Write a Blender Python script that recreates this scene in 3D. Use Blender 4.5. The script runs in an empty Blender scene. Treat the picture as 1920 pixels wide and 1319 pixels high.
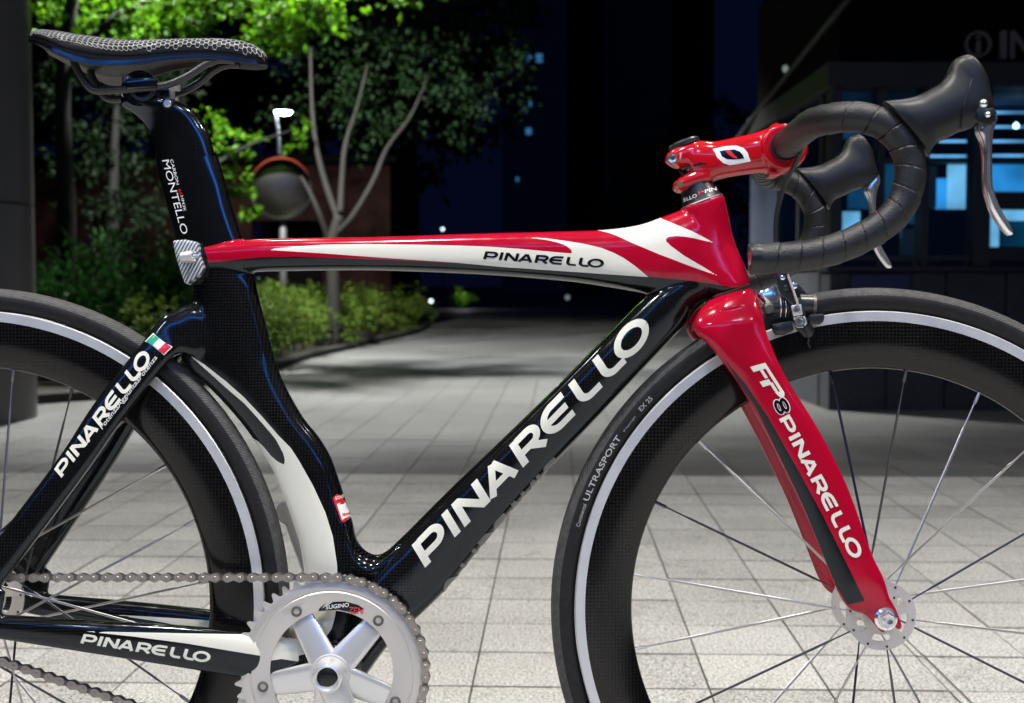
import bpy, bmesh, math, random
import numpy as np
from mathutils import Vector, Matrix, geometry
from mathutils.bvhtree import BVHTree

random.seed(7); rng = np.random.default_rng(7)
SC = bpy.context.scene
COL = SC.collection
R_ = math.radians

# ------------------------------------------------------------------ camera, bike pose
F, CX, CY, HOR = 2500.0, 960.0, 659.5, 535.0          # photograph pixels
PITCH = math.atan((CY - HOR) / F)
LEAN, YAW, RW, DHUB = R_(3.3), R_(1.4), 0.3375, 1.400  # bike lean / yaw, wheel radius, depth of front hub
FW = np.array([0, math.cos(PITCH), -math.sin(PITCH)]); UP = np.array([0, math.sin(PITCH), math.cos(PITCH)]); RT = np.array([1.0, 0, 0])
def ray(u, v): return FW + RT * ((u - CX) / F) + UP * ((CY - v) / F)
MB_ = (Matrix.Rotation(-YAW, 3, 'Z') @ Matrix.Rotation(-LEAN, 3, 'X'))
RB = np.array(MB_)
_h = ray(1636, 1142) * DHUB
CAMH = RW * math.cos(LEAN) - _h[2]
CAM = np.array([0, 0, CAMH])
T0 = CAM + _h - RB @ np.array([0, 0, RW])
T0[2] = 0.0

cam = bpy.data.cameras.new('camera'); camo = bpy.data.objects.new('camera', cam); COL.objects.link(camo)
camo.location = CAM; camo.rotation_euler = (math.pi / 2 - PITCH, 0, 0)
cam.sensor_width = 36; cam.lens = 36 * F / 1920; cam.clip_start = 0.05; cam.clip_end = 2000
cam.dof.use_dof = True; cam.dof.focus_distance = 1.40; cam.dof.aperture_fstop = 8.5
SC.camera = camo

# ------------------------------------------------------------------ night sky, exposure
W = bpy.data.worlds.new('World'); SC.world = W; W.use_nodes = True
bg = W.node_tree.nodes['Background']; bg.inputs[0].default_value = (0.03, 0.06, 0.27, 1); bg.inputs[1].default_value = 0.036
SC.view_settings.view_transform = 'Standard'; SC.view_settings.look = 'None'; SC.view_settings.gamma = 1; SC.view_settings.exposure = 0
SC.cycles.use_denoising = True
SC.cycles.max_bounces = 8; SC.cycles.sample_clamp_indirect = 4
try: SC.cycles.denoiser = 'OPENIMAGEDENOISE'
except Exception: pass

# ------------------------------------------------------------------ small tools
def B(u, v, lat=0.0):                                   # photo pixel -> bike-local point on the plane lat metres towards the camera
    o = RB.T @ (CAM - T0); d = RB.T @ ray(u, v)
    t = (-lat - o[1]) / d[1]
    return o + d * t
def project(P):                                         # bike-local points (n,3) -> photo pixels
    Wp = P @ RB.T + T0 - CAM
    dep = Wp @ FW
    return np.stack([CX + F * (Wp @ RT) / dep, CY - F * (Wp @ UP) / dep], 1)
def WP(u, v, D):                                        # photo pixel -> world point at distance y = D
    d = ray(u, v); return CAM + d * (D / d[1])
def GP(u, v):                                           # photo pixel -> point on the ground
    d = ray(u, v); return CAM + d * (-CAMH / d[2])

def tag(o, label=None, cat=None, group=None, kind=None):
    if label: o['label'] = label
    if cat: o['category'] = cat
    if group: o['group'] = group
    if kind: o['kind'] = kind
    return o
def empty(name, loc=(0, 0, 0), rot=(0, 0, 0)):
    o = bpy.data.objects.new(name, None); o.location = loc; o.rotation_euler = rot; o.empty_display_size = .1
    COL.objects.link(o); return o
class MB:
    def __init__(s): s.v = []; s.f = []; s.n = 0
    def add(s, v, f):
        v = np.asarray(v, float).reshape(-1, 3)
        s.v.append(v); s.f += [tuple(int(i) + s.n for i in q) for q in f]; s.n += len(v); return s
    def verts(s): return np.concatenate(s.v) if s.v else np.zeros((0, 3))
    def mirror(s):
        v = s.verts().copy(); v[:, 1] *= -1
        m = MB(); m.add(v, [tuple(reversed(q)) for q in s.f]); return m
    def mesh(s, name):
        me = bpy.data.meshes.new(name); me.from_pydata(s.verts().tolist(), [], s.f); me.update(); return me
    def build(s, name, mat, parent=None, smooth=None, auto=None):
        o = bpy.data.objects.new(name, s.mesh(name)); COL.objects.link(o)
        if mat: o.data.materials.append(mat)
        if parent: o.parent = parent
        if smooth: o.data.polygons.foreach_set('use_smooth', [True] * len(o.data.polygons))
        if auto: o.data.shade_smooth(); o.data.set_sharp_from_angle(angle=R_(auto))
        return o
def newobj(name, me, mat, parent=None):
    o = bpy.data.objects.new(name, me); COL.objects.link(o)
    if mat and not me.materials: me.materials.append(mat)
    if parent: o.parent = parent
    return o

def catmull(A, sub):
    A = np.asarray(A, float); n = len(A); out = []
    for i in range(n - 1):
        p0, p1, p2, p3 = A[max(i - 1, 0)], A[i], A[i + 1], A[min(i + 2, n - 1)]
        for k in range(sub):
            t = k / sub
            out.append(.5 * (2 * p1 + (p2 - p0) * t + (2 * p0 - 5 * p1 + 4 * p2 - p3) * t * t + (3 * p1 - p0 - 3 * p2 + p3) * t ** 3))
    out.append(A[-1]); return np.array(out)
def rings(pts, closed=False, cap=True):                  # pts (m,n,3) -> verts, faces
    m, n, _ = pts.shape; v = pts.reshape(-1, 3); f = []
    for i in range(m if closed else m - 1):
        a, b = i * n, ((i + 1) % m) * n
        f += [(a + j, a + (j + 1) % n, b + (j + 1) % n, b + j) for j in range(n)]
    if cap and not closed:
        v = np.concatenate([v, [pts[0].mean(0)], [pts[-1].mean(0)]]); c0, c1 = m * n, m * n + 1
        f += [(c0, (j + 1) % n, j) for j in range(n)]
        f += [(c1, (m - 1) * n + j, (m - 1) * n + (j + 1) % n) for j in range(n)]
    return v, f
def loft(st, n=32, sub=6, e=2.4, tear=0.0):
    """st rows: (ax, ay, bx, by, half width, lateral) - two silhouette pixels of one cross-section"""
    rows = []
    for r in st:
        lat = r[5] if len(r) > 5 else 0.0
        a, b = B(r[0], r[1], lat), B(r[2], r[3], lat)
        rows.append(np.concatenate([(a + b) / 2, (a - b) / 2, [r[4]]]))
    Q = catmull(rows, sub); th = np.linspace(0, 2 * np.pi, n, endpoint=False)
    c = np.sign(np.cos(th)) * np.abs(np.cos(th)) ** (2 / e); s = np.sign(np.sin(th)) * np.abs(np.sin(th)) ** (2 / e)
    wf = 1 - tear * (1 - c) / 2
    P = Q[:, None, :3] + Q[:, None, 3:6] * c[None, :, None]
    P[:, :, 1] += Q[:, 6:7] * (s * wf)[None, :]
    return rings(P)
def tube(path, r, n=12, sub=1, cap=True, closed=False):
    P = catmull(path, sub) if sub > 1 else np.asarray(path, float)
    m = len(P); r = np.full(m, r) if np.isscalar(r) else np.interp(np.linspace(0, 1, m), np.linspace(0, 1, len(r)), r)
    T = np.gradient(P, axis=0)
    if closed: T = np.roll(P, -1, 0) - np.roll(P, 1, 0)
    T /= np.linalg.norm(T, axis=1)[:, None] + 1e-12
    ref = np.array([0, 1.0, 0]) if abs(T[0][1]) < .9 else np.array([1.0, 0, 0])
    nrm = np.cross(T[0], ref); nrm /= np.linalg.norm(nrm); out = []
    th = np.linspace(0, 2 * np.pi, n, endpoint=False)
    for i in range(m):
        nrm = nrm - T[i] * (nrm @ T[i]); nrm /= np.linalg.norm(nrm); bi = np.cross(T[i], nrm)
        out.append(P[i] + r[i] * (np.cos(th)[:, None] * nrm + np.sin(th)[:, None] * bi))
    return rings(np.array(out), closed, cap)
def lathe(prof, c, axis, n=64, closed=False):            # prof (r, h) along axis through c
    axis = np.asarray(axis, float); axis /= np.linalg.norm(axis)
    ref = np.array([1.0, 0, 0]) if abs(axis[0]) < .9 else np.array([0, 0, 1.0])
    a = np.cross(axis, ref); a /= np.linalg.norm(a); b = np.cross(axis, a)
    th = np.linspace(0, 2 * np.pi, n, endpoint=False); P = []
    for r, h in prof:
        P.append(np.asarray(c) + axis * h + r * (np.cos(th)[:, None] * a + np.sin(th)[:, None] * b))
    return rings(np.array(P), closed, cap=not closed)
def prism(px, lat0, lat1):                               # pixel outline extruded between two lateral planes
    a = np.array([B(u, v, (lat0 + lat1) / 2) for u, v in px]); n = len(a)
    p, q = a.copy(), a.copy(); p[:, 1] = -lat0; q[:, 1] = -lat1
    f = [tuple(range(n)), tuple(reversed(range(n, 2 * n)))] + [(i, n + i, n + (i + 1) % n, (i + 1) % n) for i in range(n)]
    return np.concatenate([p, q]), f
def boxv(x0, x1, y0, y1, z0, z1):
    v = [(x, y, z) for x in (x0, x1) for y in (y0, y1) for z in (z0, z1)]
    return v, [(0, 1, 3, 2), (4, 6, 7, 5), (0, 4, 5, 1), (2, 3, 7, 6), (0, 2, 6, 4), (1, 5, 7, 3)]
def box(name, x0, x1, y0, y1, z0, z1, mat, parent=None, bevel=0.0):
    c = np.array([(x0 + x1) / 2, (y0 + y1) / 2, (z0 + z1) / 2])
    bm = bmesh.new(); v, f = boxv(x0, x1, y0, y1, z0, z1)
    vs = [bm.verts.new(p) for p in v]; [bm.faces.new([vs[i] for i in q]) for q in f]
    bmesh.ops.recalc_face_normals(bm, faces=bm.faces)
    if bevel: bmesh.ops.bevel(bm, geom=bm.edges[:], offset=bevel, segments=2, affect='EDGES', profile=.5)
    me = bpy.data.meshes.new(name); bm.to_mesh(me); bm.free()
    return newobj(name, me, mat, parent)
def bevel_mesh(o, w, seg=2, ang=35):
    bm = bmesh.new(); bm.from_mesh(o.data); bmesh.ops.remove_doubles(bm, verts=bm.verts, dist=1e-6); bmesh.ops.recalc_face_normals(bm, faces=bm.faces)
    ed = [e for e in bm.edges if len(e.link_faces) == 2 and e.calc_face_angle(0) > R_(ang)]
    bmesh.ops.bevel(bm, geom=ed, offset=w, segments=seg, affect='EDGES', profile=.5)
    bm.to_mesh(o.data); bm.free(); o.data.shade_smooth(); o.data.set_sharp_from_angle(angle=R_(40)); return o
def remeshed(mb, name, mat, parent, voxel, it=6):
    tmp = bpy.data.objects.new('tmp', mb.mesh('tmp')); COL.objects.link(tmp)
    m = tmp.modifiers.new('r', 'REMESH'); m.mode = 'VOXEL'; m.voxel_size = voxel
    if it: s = tmp.modifiers.new('s', 'SMOOTH'); s.factor = .5; s.iterations = it
    dg = bpy.context.evaluated_depsgraph_get(); dg.update()
    me = bpy.data.meshes.new_from_object(tmp.evaluated_get(dg)); me.name = name
    bpy.data.objects.remove(tmp); me.materials.clear()
    o = newobj(name, me, mat, parent); me.shade_smooth(); return o
def coords(me):
    a = np.empty(len(me.vertices) * 3); me.vertices.foreach_get('co', a); return a.reshape(-1, 3)
def bvh_of(*obs):
    v, f = [], []
    for o in obs:
        n = len(v); v += [tuple(c) for c in coords(o.data)]; f += [[i + n for i in p.vertices] for p in o.data.polygons]
    return BVHTree.FromPolygons(v, f)
def sdf(poly, P):                                        # signed distance in pixels, positive inside
    poly = np.asarray(poly, float); d = np.full(len(P), 1e9); ins = np.zeros(len(P), bool); n = len(poly)
    for i in range(n):
        a, b = poly[i], poly[(i + 1) % n]; e = b - a; w = P - a
        t = np.clip((w @ e) / (e @ e + 1e-12), 0, 1); d = np.minimum(d, ((w - t[:, None] * e) ** 2).sum(1))
        c = ((a[1] > P[:, 1]) != (b[1] > P[:, 1])) & (P[:, 0] < (b[0] - a[0]) * (P[:, 1] - a[1]) / (b[1] - a[1] + 1e-12) + a[0])
        ins ^= c
    return np.where(ins, 1, -1) * np.sqrt(d)
def smooth_poly(p, sub=4):
    p = list(p); q = [p[-1]] + p + p[:2]; A = np.array(q, float); out = []
    for i in range(1, len(p) + 1):
        p0, p1, p2, p3 = A[i - 1], A[i], A[i + 1], A[i + 2]
        for k in range(sub):
            t = k / sub
            out.append(.5 * (2 * p1 + (p2 - p0) * t + (2 * p0 - 5 * p1 + 4 * p2 - p3) * t * t + (3 * p1 - p0 - 3 * p2 + p3) * t ** 3))
    return np.array(out)
def paint(o, regions):                                   # painted areas of the part, stored as distance fields
    P = coords(o.data); P[:, 1] = -np.abs(P[:, 1]); px = project(P)
    for name, polys in regions.items():
        val = np.max([sdf(p, px) for p in polys], 0)
        if name == 'black':                              # the stripe is on the outer faces only
            nr = np.empty(len(P) * 3); o.data.vertices.foreach_get('normal', nr); nr = nr.reshape(-1, 3); val = np.minimum(val, (nr[:, 1] * np.sign(coords(o.data)[:, 1]) + .15) * 40)
        at = o.data.attributes.new(name, 'FLOAT', 'POINT'); at.data.foreach_set('value', val.astype(np.float32))

# ------------------------------------------------------------------ materials
def mat(name, col=(.5, .5, .5), rough=.5, metal=0., spec=.5, coat=0., coat_r=.05, tint=None, emit=None, es=1., trans=0., ior=1.5):
    m = bpy.data.materials.new(name); m.use_nodes = True; b = m.node_tree.nodes['Principled BSDF']
    b.inputs['Base Color'].default_value = (*col, 1); b.inputs['Roughness'].default_value = rough; b.inputs['Metallic'].default_value = metal
    b.inputs['Specular IOR Level'].default_value = spec; b.inputs['Coat Weight'].default_value = coat; b.inputs['Coat Roughness'].default_value = coat_r
    b.inputs['IOR'].default_value = ior; b.inputs['Transmission Weight'].default_value = trans
    if tint: b.inputs['Specular Tint'].default_value = (*tint, 1)
    if emit: b.inputs['Emission Color'].default_value = (*emit, 1); b.inputs['Emission Strength'].default_value = es
    return m
class NT:
    def __init__(s, m): s.t = m.node_tree; s.b = s.t.nodes['Principled BSDF']
    def n(s, typ, **kw):
        x = s.t.nodes.new(typ)
        for k, v in kw.items(): setattr(x, k, v)
        return x
    def l(s, a, b): s.t.links.new(a, b)
    def math(s, op, a, b=None, c=None):
        x = s.n('ShaderNodeMath', operation=op)
        for i, q in enumerate((a, b, c)):
            if q is None: continue
            if isinstance(q, (int, float)): x.inputs[i].default_value = q
            else: s.l(q, x.inputs[i])
        return x.outputs[0]
    def mix(s, fac, a, b):
        x = s.n('ShaderNodeMix', data_type='RGBA')
        for i, q in ((0, fac), (6, a), (7, b)):
            if isinstance(q, (int, float)): x.inputs[i].default_value = q
            elif isinstance(q, tuple): x.inputs[i].default_value = (*q, 1)
            else: s.l(q, x.inputs[i])
        return x.outputs[2]
    def ramp(s, fac, stops, interp='LINEAR'):
        x = s.n('ShaderNodeValToRGB'); x.color_ramp.interpolation = interp; r = x.color_ramp
        while len(r.elements) < len(stops): r.elements.new(.5)
        for e, (p, c) in zip(r.elements, stops): e.position = p; e.color = (*c, 1) if isinstance(c, tuple) else (c, c, c, 1)
        s.l(fac, x.inputs[0]); return x.outputs[0]
    def noise(s, vec, scale, detail=3, rough=.55):
        x = s.n('ShaderNodeTexNoise'); x.inputs['Scale'].default_value = scale; x.inputs['Detail'].default_value = detail; x.inputs['Roughness'].default_value = rough
        if vec is not None: s.l(vec, x.inputs['Vector'])
        return x.outputs[0]
    def coord(s, which='Object'): return s.n('ShaderNodeTexCoord').outputs[which]
    def bump(s, h, strength=.2, dist=.001):
        x = s.n('ShaderNodeBump'); x.inputs['Strength'].default_value = strength; x.inputs['Distance'].default_value = dist
        s.l(h, x.inputs['Height']); s.l(x.outputs[0], s.b.inputs['Normal']); return x
    def mapping(s, vec, scale=(1, 1, 1), rot=(0, 0, 0)):
        x = s.n('ShaderNodeMapping'); x.inputs['Scale'].default_value = scale; x.inputs['Rotation'].default_value = rot; s.l(vec, x.inputs[0]); return x.outputs[0]
def weave(k, vec, cell=.0023, dark=.0011, light=.014):     # woven carbon under lacquer
    v = k.mapping(vec, (1, 0, 1), (0, R_(45), 0))
    ch = k.n('ShaderNodeTexChecker'); ch.inputs['Scale'].default_value = 1 / cell; k.l(v, ch.inputs[0])
    ch.inputs[1].default_value = (dark, dark, dark * 1.15, 1); ch.inputs[2].default_value = (light, light * .97, light * .93, 1)
    msk = k.ramp(k.noise(vec, 7, 3), [(.25, .25), (.80, 1.)])
    return k.mix(msk, (dark, dark, dark * 1.5), ch.outputs[0])
BLUE_SHEEN = (.80, .90, 1.)  # bluish cast of reflected lamps, put into the black lacquer highlights
CREAM = (.74, .72, .62); RED = (.38, .002, .020)
def frame_paint(name, regions):
    m = mat(name, rough=.12, spec=.45); k = NT(m); oc = k.coord()
    col = weave(k, oc); spec = BLUE_SHEEN
    for att, c in regions:
        a = k.n('ShaderNodeAttribute', attribute_name=att); g = k.math('GREATER_THAN', a.outputs['Fac'], 0.)
        spec = k.mix(g, spec, BLUE_SHEEN if c == 'carbon' else (1., .93, .98))
        if c == 'carbon': c = weave(k, oc)
        col = k.mix(g, col, c)
    sf = k.ramp(k.noise(k.mapping(oc, (1, 1, 2.2)), 240, 6, .75), [(.70, 0.), (.78, .45)]); col = k.mix(k.math('MULTIPLY', sf, k.ramp(k.noise(oc, 11, 2), [(.48, 0.), (.62, 1.)])), col, (.34, .30, .29))
    k.l(col, k.b.inputs['Base Color']); k.l(spec, k.b.inputs['Specular Tint'])
    sc = k.noise(oc, 45, 5); k.l(k.ramp(sc, [(.3, .07), (.75, .20)]), k.b.inputs['Roughness'])
    k.bump(k.noise(oc, 22, 3), .03, .004)
    return m
M_frame = frame_paint('frame lacquer', [('red', RED), ('cream', CREAM)])
M_fork = frame_paint('fork lacquer', [('red', RED), ('black', 'carbon')])
M_carbon = mat('carbon black lacquer', (.003, .003, .006), .12, spec=.8, tint=BLUE_SHEEN)
M_post = mat('seatpost lacquer', rough=.10, spec=.8, tint=BLUE_SHEEN); k = NT(M_post); k.l(weave(k, k.coord(), .0026, .0016, .009), k.b.inputs['Base Color'])
M_rim = mat('carbon rim', rough=.13, spec=.38, tint=(1., .95, .9)); k = NT(M_rim); k.l(weave(k, k.coord(), .0026, .0016, .014), k.b.inputs['Base Color'])
M_clampc = mat('silver carbon weave', rough=.35, coat=.8); k = NT(M_clampc)
wv = k.n('ShaderNodeTexWave'); wv.inputs['Scale'].default_value = 95; wv.inputs['Distortion'].default_value = .4; k.l(k.mapping(k.coord(), (1, 0, 1), (0, R_(-28), 0)), wv.inputs[0])
ck = k.n('ShaderNodeTexChecker'); ck.inputs['Scale'].default_value = 700; k.l(k.coord(), ck.inputs[0]); ck.inputs[1].default_value = (.75, .75, .75, 1); ck.inputs[2].default_value = (1, 1, 1, 1)
mm = k.n('ShaderNodeMix', data_type='RGBA', blend_type='MULTIPLY'); mm.inputs[0].default_value = 1; k.l(k.ramp(wv.outputs[1], [(.35, (.08, .10, .14)), (.65, (.62, .62, .62))]), mm.inputs[6]); k.l(ck.outputs[0], mm.inputs[7]); k.l(mm.outputs[2], k.b.inputs['Base Color'])
def metal(name, col, rough, scale=(1, 1, 1), amt=.12, mt=1.):
    m = mat(name, col, rough, mt); k = NT(m); nz = k.noise(k.mapping(k.coord(), scale), 60, 4)
    k.l(k.ramp(nz, [(.3, max(rough - amt * .5, .03)), (.7, rough + amt * .5)]), k.b.inputs['Roughness']); return m
M_alu = metal('satin aluminium', (.60, .565, .535), .34, amt=.03, mt=.5)
M_polish = metal('polished aluminium', (.70, .69, .68), .27, amt=0., mt=.55)
M_chrome = mat('chrome', (.86, .86, .88), .14, .92)
M_track = metal('machined brake track', (.62, .62, .63), .38, mt=.5)
M_steel = metal('chain steel', (.36, .32, .285), .34, mt=.7)
M_steel2 = metal('inner link steel', (.16, .145, .13), .40, mt=.7)
M_spoke = mat('stainless spoke', (.46, .43, .41), .34, 1.); M_spoke2 = mat('dark reflection spoke', (.09, .09, .10), .30, 1.)  # second tone puts dark reflections into the colour of some spokes
M_blackal = mat('black anodised', (.012, .012, .014), .32, spec=.6)
M_plastic = mat('black plastic', (.005, .005, .0055), .35)
M_cable = mat('cable housing', (.012, .012, .012), .42)
M_hood = mat('hood rubber', (.0065, .0067, .0075), .40, spec=.40); k = NT(M_hood); k.bump(k.noise(k.coord(), 1400, 2), .18, .0004)
M_cream = mat('cream print', CREAM, .22); M_white = mat('white print', (.80, .80, .78), .45, coat=.6)
M_blkprint = mat('black print', (.004, .004, .007), .2, tint=BLUE_SHEEN); M_redprint = mat('red print', (.62, .01, .02), .4, coat=.8)
M_greenprint = mat('green print', (.01, .34, .16), .4, coat=.8); M_greyprint = mat('grey print', (.42, .42, .41), .6)
M_redpaint = mat('stem red lacquer', (.44, .003, .010), .10, spec=.7)
M_brass = mat('brass insert', (.35, .24, .10), .4, 1.)
M_tape = mat('bar tape', (.006, .006, .0065), .46, spec=.5); k = NT(M_tape); vo = k.n('ShaderNodeTexVoronoi'); vo.inputs['Scale'].default_value = 820; k.l(k.coord(), vo.inputs['Vector']); k.bump(vo.outputs['Distance'], .4, .0006)
M_tyre = mat('tyre rubber', (.012, .012, .012), .55, spec=.3); k = NT(M_tyre)
uvn = k.n('ShaderNodeUVMap'); sx = k.n('ShaderNodeSeparateXYZ'); k.l(uvn.outputs[0], sx.inputs[0])
tread = k.math('LESS_THAN', sx.outputs[1], .47)
gro = k.math('SINE', k.math('MULTIPLY_ADD', sx.outputs[0], 6.2832 * 560, k.math('MULTIPLY', sx.outputs[1], 60)))
gro2 = k.math('LESS_THAN', k.math('FRACT', k.math('MULTIPLY_ADD', sx.outputs[0], 40, k.math('MULTIPLY', sx.outputs[1], .9))), .03)
hgt = k.math('MULTIPLY', tread, k.math('SUBTRACT', k.math('MULTIPLY', gro, .5), k.math('MULTIPLY', gro2, 2)))
k.bump(hgt, .5, .0006)
nz = k.noise(k.coord(), 180, 5); k.l(k.mix(tread, k.ramp(nz, [(.3, (.006, .006, .007)), (.7, (.013, .0125, .0125))]), k.ramp(nz, [(.3, (.040, .039, .038)), (.7, (.078, .075, .072))])), k.b.inputs['Base Color'])  # lighter tread: the overhead light is put into the rubber colour
M_net = mat('saddle net', (.40, .40, .385), .30, spec=.6); M_pad = mat('saddle pad', (.002, .002, .003), .35, spec=.2); M_shell = mat('saddle shell', (.020, .018, .017), .36, spec=.5); M_rimblk = mat('saddle edge', (.004, .004, .006), .18, spec=.8, tint=BLUE_SHEEN)

def text_uv0(s):
    cu = bpy.data.curves.new('t', 'FONT'); cu.body = s; cu.resolution_u = 3
    ob = bpy.data.objects.new('t', cu); me = bpy.data.meshes.new_from_object(ob)
    V = coords(me)[:, :2].copy(); f = [tuple(p.vertices) for p in me.polygons]
    bpy.data.objects.remove(ob); bpy.data.meshes.remove(me)
    V -= V.min(0); V /= V.max(0); return V, f
# ================================================================== SETTING
PY = R_(1.95); cpy, spy = math.cos(PY), math.sin(PY)
def pav(a, b, z=0.): return (a * cpy + b * spy, -a * spy + b * cpy, z)      # paving grid -> world
def ipav(p): return (p[0] * cpy - p[1] * spy, p[0] * spy + p[1] * cpy)
def stone(name, c0, c1, fleck, rand=.25, sc=210):
    m = mat(name, rough=.72, spec=.3); k = NT(m); oc = k.coord('Generated') if 0 else k.n('ShaderNodeNewGeometry').outputs['Position']
    n1 = k.noise(oc, sc, 4, .7); n2 = k.noise(oc, 2.2, 3); n3 = k.noise(oc, sc * .45, 2)
    col = k.ramp(n1, [(.39, fleck), (.49, c0), (.62, c1)])
    col = k.mix(k.ramp(n3, [(.60, 0.), (.72, .55)]), col, fleck)
    oi = k.n('ShaderNodeObjectInfo'); hv = k.n('ShaderNodeHueSaturation'); k.l(col, hv.inputs['Color'])
    n4 = k.noise(oc, 13, 5, .65); stn = k.math('MULTIPLY', k.math('MAXIMUM', k.math('SUBTRACT', n4, .56), 0.), 1.6)
    k.l(k.math('SUBTRACT', k.math('ADD', k.math('MULTIPLY_ADD', oi.outputs['Random'], rand, 1 - rand * .5), k.math('MULTIPLY_ADD', n2, .6, -.3)), stn), hv.inputs['Value'])
    k.l(hv.outputs[0], k.b.inputs['Base Color']); k.bump(n1, .35, .002); return m
M_tile = stone('near pale paver', (.57, .555, .52), (.76, .745, .70), (.13, .13, .12), .22)
M_tile2 = stone('far grey paver', (.21, .208, .198), (.275, .272, .262), (.10, .10, .10), .22)  # one paver grid, coloured darker beyond the boundary row
M_joint = stone('paving bed', (.19, .18, .165), (.25, .24, .22), (.12, .12, .10), 0, 120)
g = MB(); g.add([pav(-300, -200, -.005), pav(300, -200, -.005), pav(300, 600, -.005), pav(-300, 600, -.005)], [(0, 1, 2, 3)])
ground = tag(g.build('pavement', M_joint), kind='structure')
def tile_mesh(w, d, m):
    bw, h = .0008, .011; x, y = w / 2 - .0010, d / 2 - .0023
    V = [(sx * x, sy * y, -h) for sx, sy in ((-1, -1), (1, -1), (1, 1), (-1, 1))] + [(sx * x, sy * y, -.003) for sx, sy in ((-1, -1), (1, -1), (1, 1), (-1, 1))] + [(sx * (x - bw), sy * (y - bw), 0) for sx, sy in ((-1, -1), (1, -1), (1, 1), (-1, 1))]
    f = [(8, 9, 10, 11)] + [(q * 4 + i, q * 4 + (i + 1) % 4, q * 4 + 4 + (i + 1) % 4, q * 4 + 4 + i) for q in range(2) for i in range(4)]
    return V, f
TW, TD = .2946 * CAMH, .2095
row0 = ipav(GP(960, 1018))[1]; col0 = ipav(GP(897, 1233))[0]; yb = row0 + round((ipav(GP(960, 895))[1] - row0) / TD) * TD
cands = []
for i in range(-26, int((yb - row0) / TD + .5)):
    y = row0 + (i + .5) * TD
    for j in range(-20, 20): cands.append((col0 + (j + .5) * TW, y, 0))
FD = TD; nf = 30
for i in range(nf):
    y = yb + (i + .5) * FD
    for j in range(-36, 36): cands.append((col0 + (j + .5) * TW, y, 1))
vis = []; rest = [MB(), MB()]
for x, y, t in cands:
    p = pav(x, y); d = p[1]
    if d > 1.6:
        u = CX + F * p[0] / d; v = HOR + F * CAMH / d; hw = F * .1 / d
        if -hw < u < 1920 + hw and v - 25 < 1319: vis.append((-(F * F * TW * TD * CAMH / d ** 3), x, y, t)); continue
    V, f = tile_mesh(*(TW, TD), None); rest[t].add([pav(x + a, y + b, c) for a, b, c in V], f)
vis.sort(); tmes = []
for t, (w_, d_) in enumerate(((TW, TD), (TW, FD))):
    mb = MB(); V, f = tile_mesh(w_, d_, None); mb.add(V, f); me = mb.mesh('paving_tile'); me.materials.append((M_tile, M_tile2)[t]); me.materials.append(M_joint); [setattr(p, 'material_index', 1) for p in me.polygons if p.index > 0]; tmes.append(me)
for q, (a, x, y, t) in enumerate(vis):
    if q < 300:
        o = bpy.data.objects.new('paving_tile', tmes[t]); COL.objects.link(o); o.parent = ground
        o.location = pav(x, y, random.uniform(-.0012, .0008)); o.rotation_euler = (random.uniform(-.002, .002), random.uniform(-.002, .002), -PY)
    else:
        V, f = tile_mesh(*(TW, TD), None); rest[t].add([pav(x + a_, y + b_, c_) for a_, b_, c_ in V], f)
for t in (0, 1):
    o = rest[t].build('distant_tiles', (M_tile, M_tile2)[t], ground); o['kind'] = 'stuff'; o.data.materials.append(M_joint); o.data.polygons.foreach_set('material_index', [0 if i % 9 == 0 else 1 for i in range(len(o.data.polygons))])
# plain grey pavement beyond the laid slabs
yf = yb + nf * FD + .01; g = MB(); g.add([pav(-30, yf, -.001), pav(30, yf, -.001), pav(30, 60, -.001), pav(-30, 60, -.001)], [(0, 1, 2, 3)])
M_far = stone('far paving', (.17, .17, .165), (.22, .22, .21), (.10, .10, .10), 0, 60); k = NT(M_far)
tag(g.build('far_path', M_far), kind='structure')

# ---- building over the camera: wall behind, canopy with downlights, round column
M_lobby = mat('dark wall cladding', (.07, .068, .066), .5); M_soffit = mat('canopy soffit', (.42, .41, .40), .7); M_house = mat('lamp housing', (.3, .3, .3), .4)
lob = box('lobby_wall', -7, 7, -3.8, -3.5, 0, 3.2, M_lobby); tag(lob, 'dark clad wall of the building behind the paved forecourt', 'wall')
can = box('canopy', -7, 7, -3.5, 3.2, 3.2, 3.5, M_soffit); tag(can, 'flat canopy roof over the lit part of the paving', 'canopy')
def downlight(x, y, P, col=(1, .965, .92)):
    e = tag(empty('downlight', (x, y, 3.2)), 'round recessed downlight in the underside of the canopy', 'light', 'canopy downlights')
    mb = MB(); mb.add(*lathe([(.095, 0), (.10, -.012), (.085, -.012), (.075, 0)], (0, 0, 0), (0, 0, 1), 32, closed=True)); mb.build('trim_ring', M_house, e, auto=40)
    l = bpy.data.lights.new('downlight_lamp', 'SPOT'); l.energy = P; l.color = col; l.spot_size = R_(150); l.spot_blend = .85; l.shadow_soft_size = .07
    lo = bpy.data.objects.new('downlight_lamp', l); COL.objects.link(lo); lo.parent = e; lo.location = (0, 0, -.03)
for x in (-1.75, -.45, .85, 2.15): downlight(x, .75, 192)
for x in (-2.4, -.8, .8, 2.4): downlight(x, 2.7, 45)
for x in (-1.1, .2, 1.5): downlight(x, -1.7, 80, (.75, .86, 1))
M_strip = mat('blue light strip', (.1, .1, .1), .4, emit=(.05, .28, 1.), es=7)
st_ = tag(empty('light_strip', (0, -3.5, 2.95)), 'long blue lit strip along the top of the wall behind the forecourt', 'light'); box('diffuser', -4.5, 4.5, .0, .05, -.16, .12, M_strip, st_); box('channel', -4.55, 4.55, -.0, .02, -.19, -.165, M_house, st_)
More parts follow.
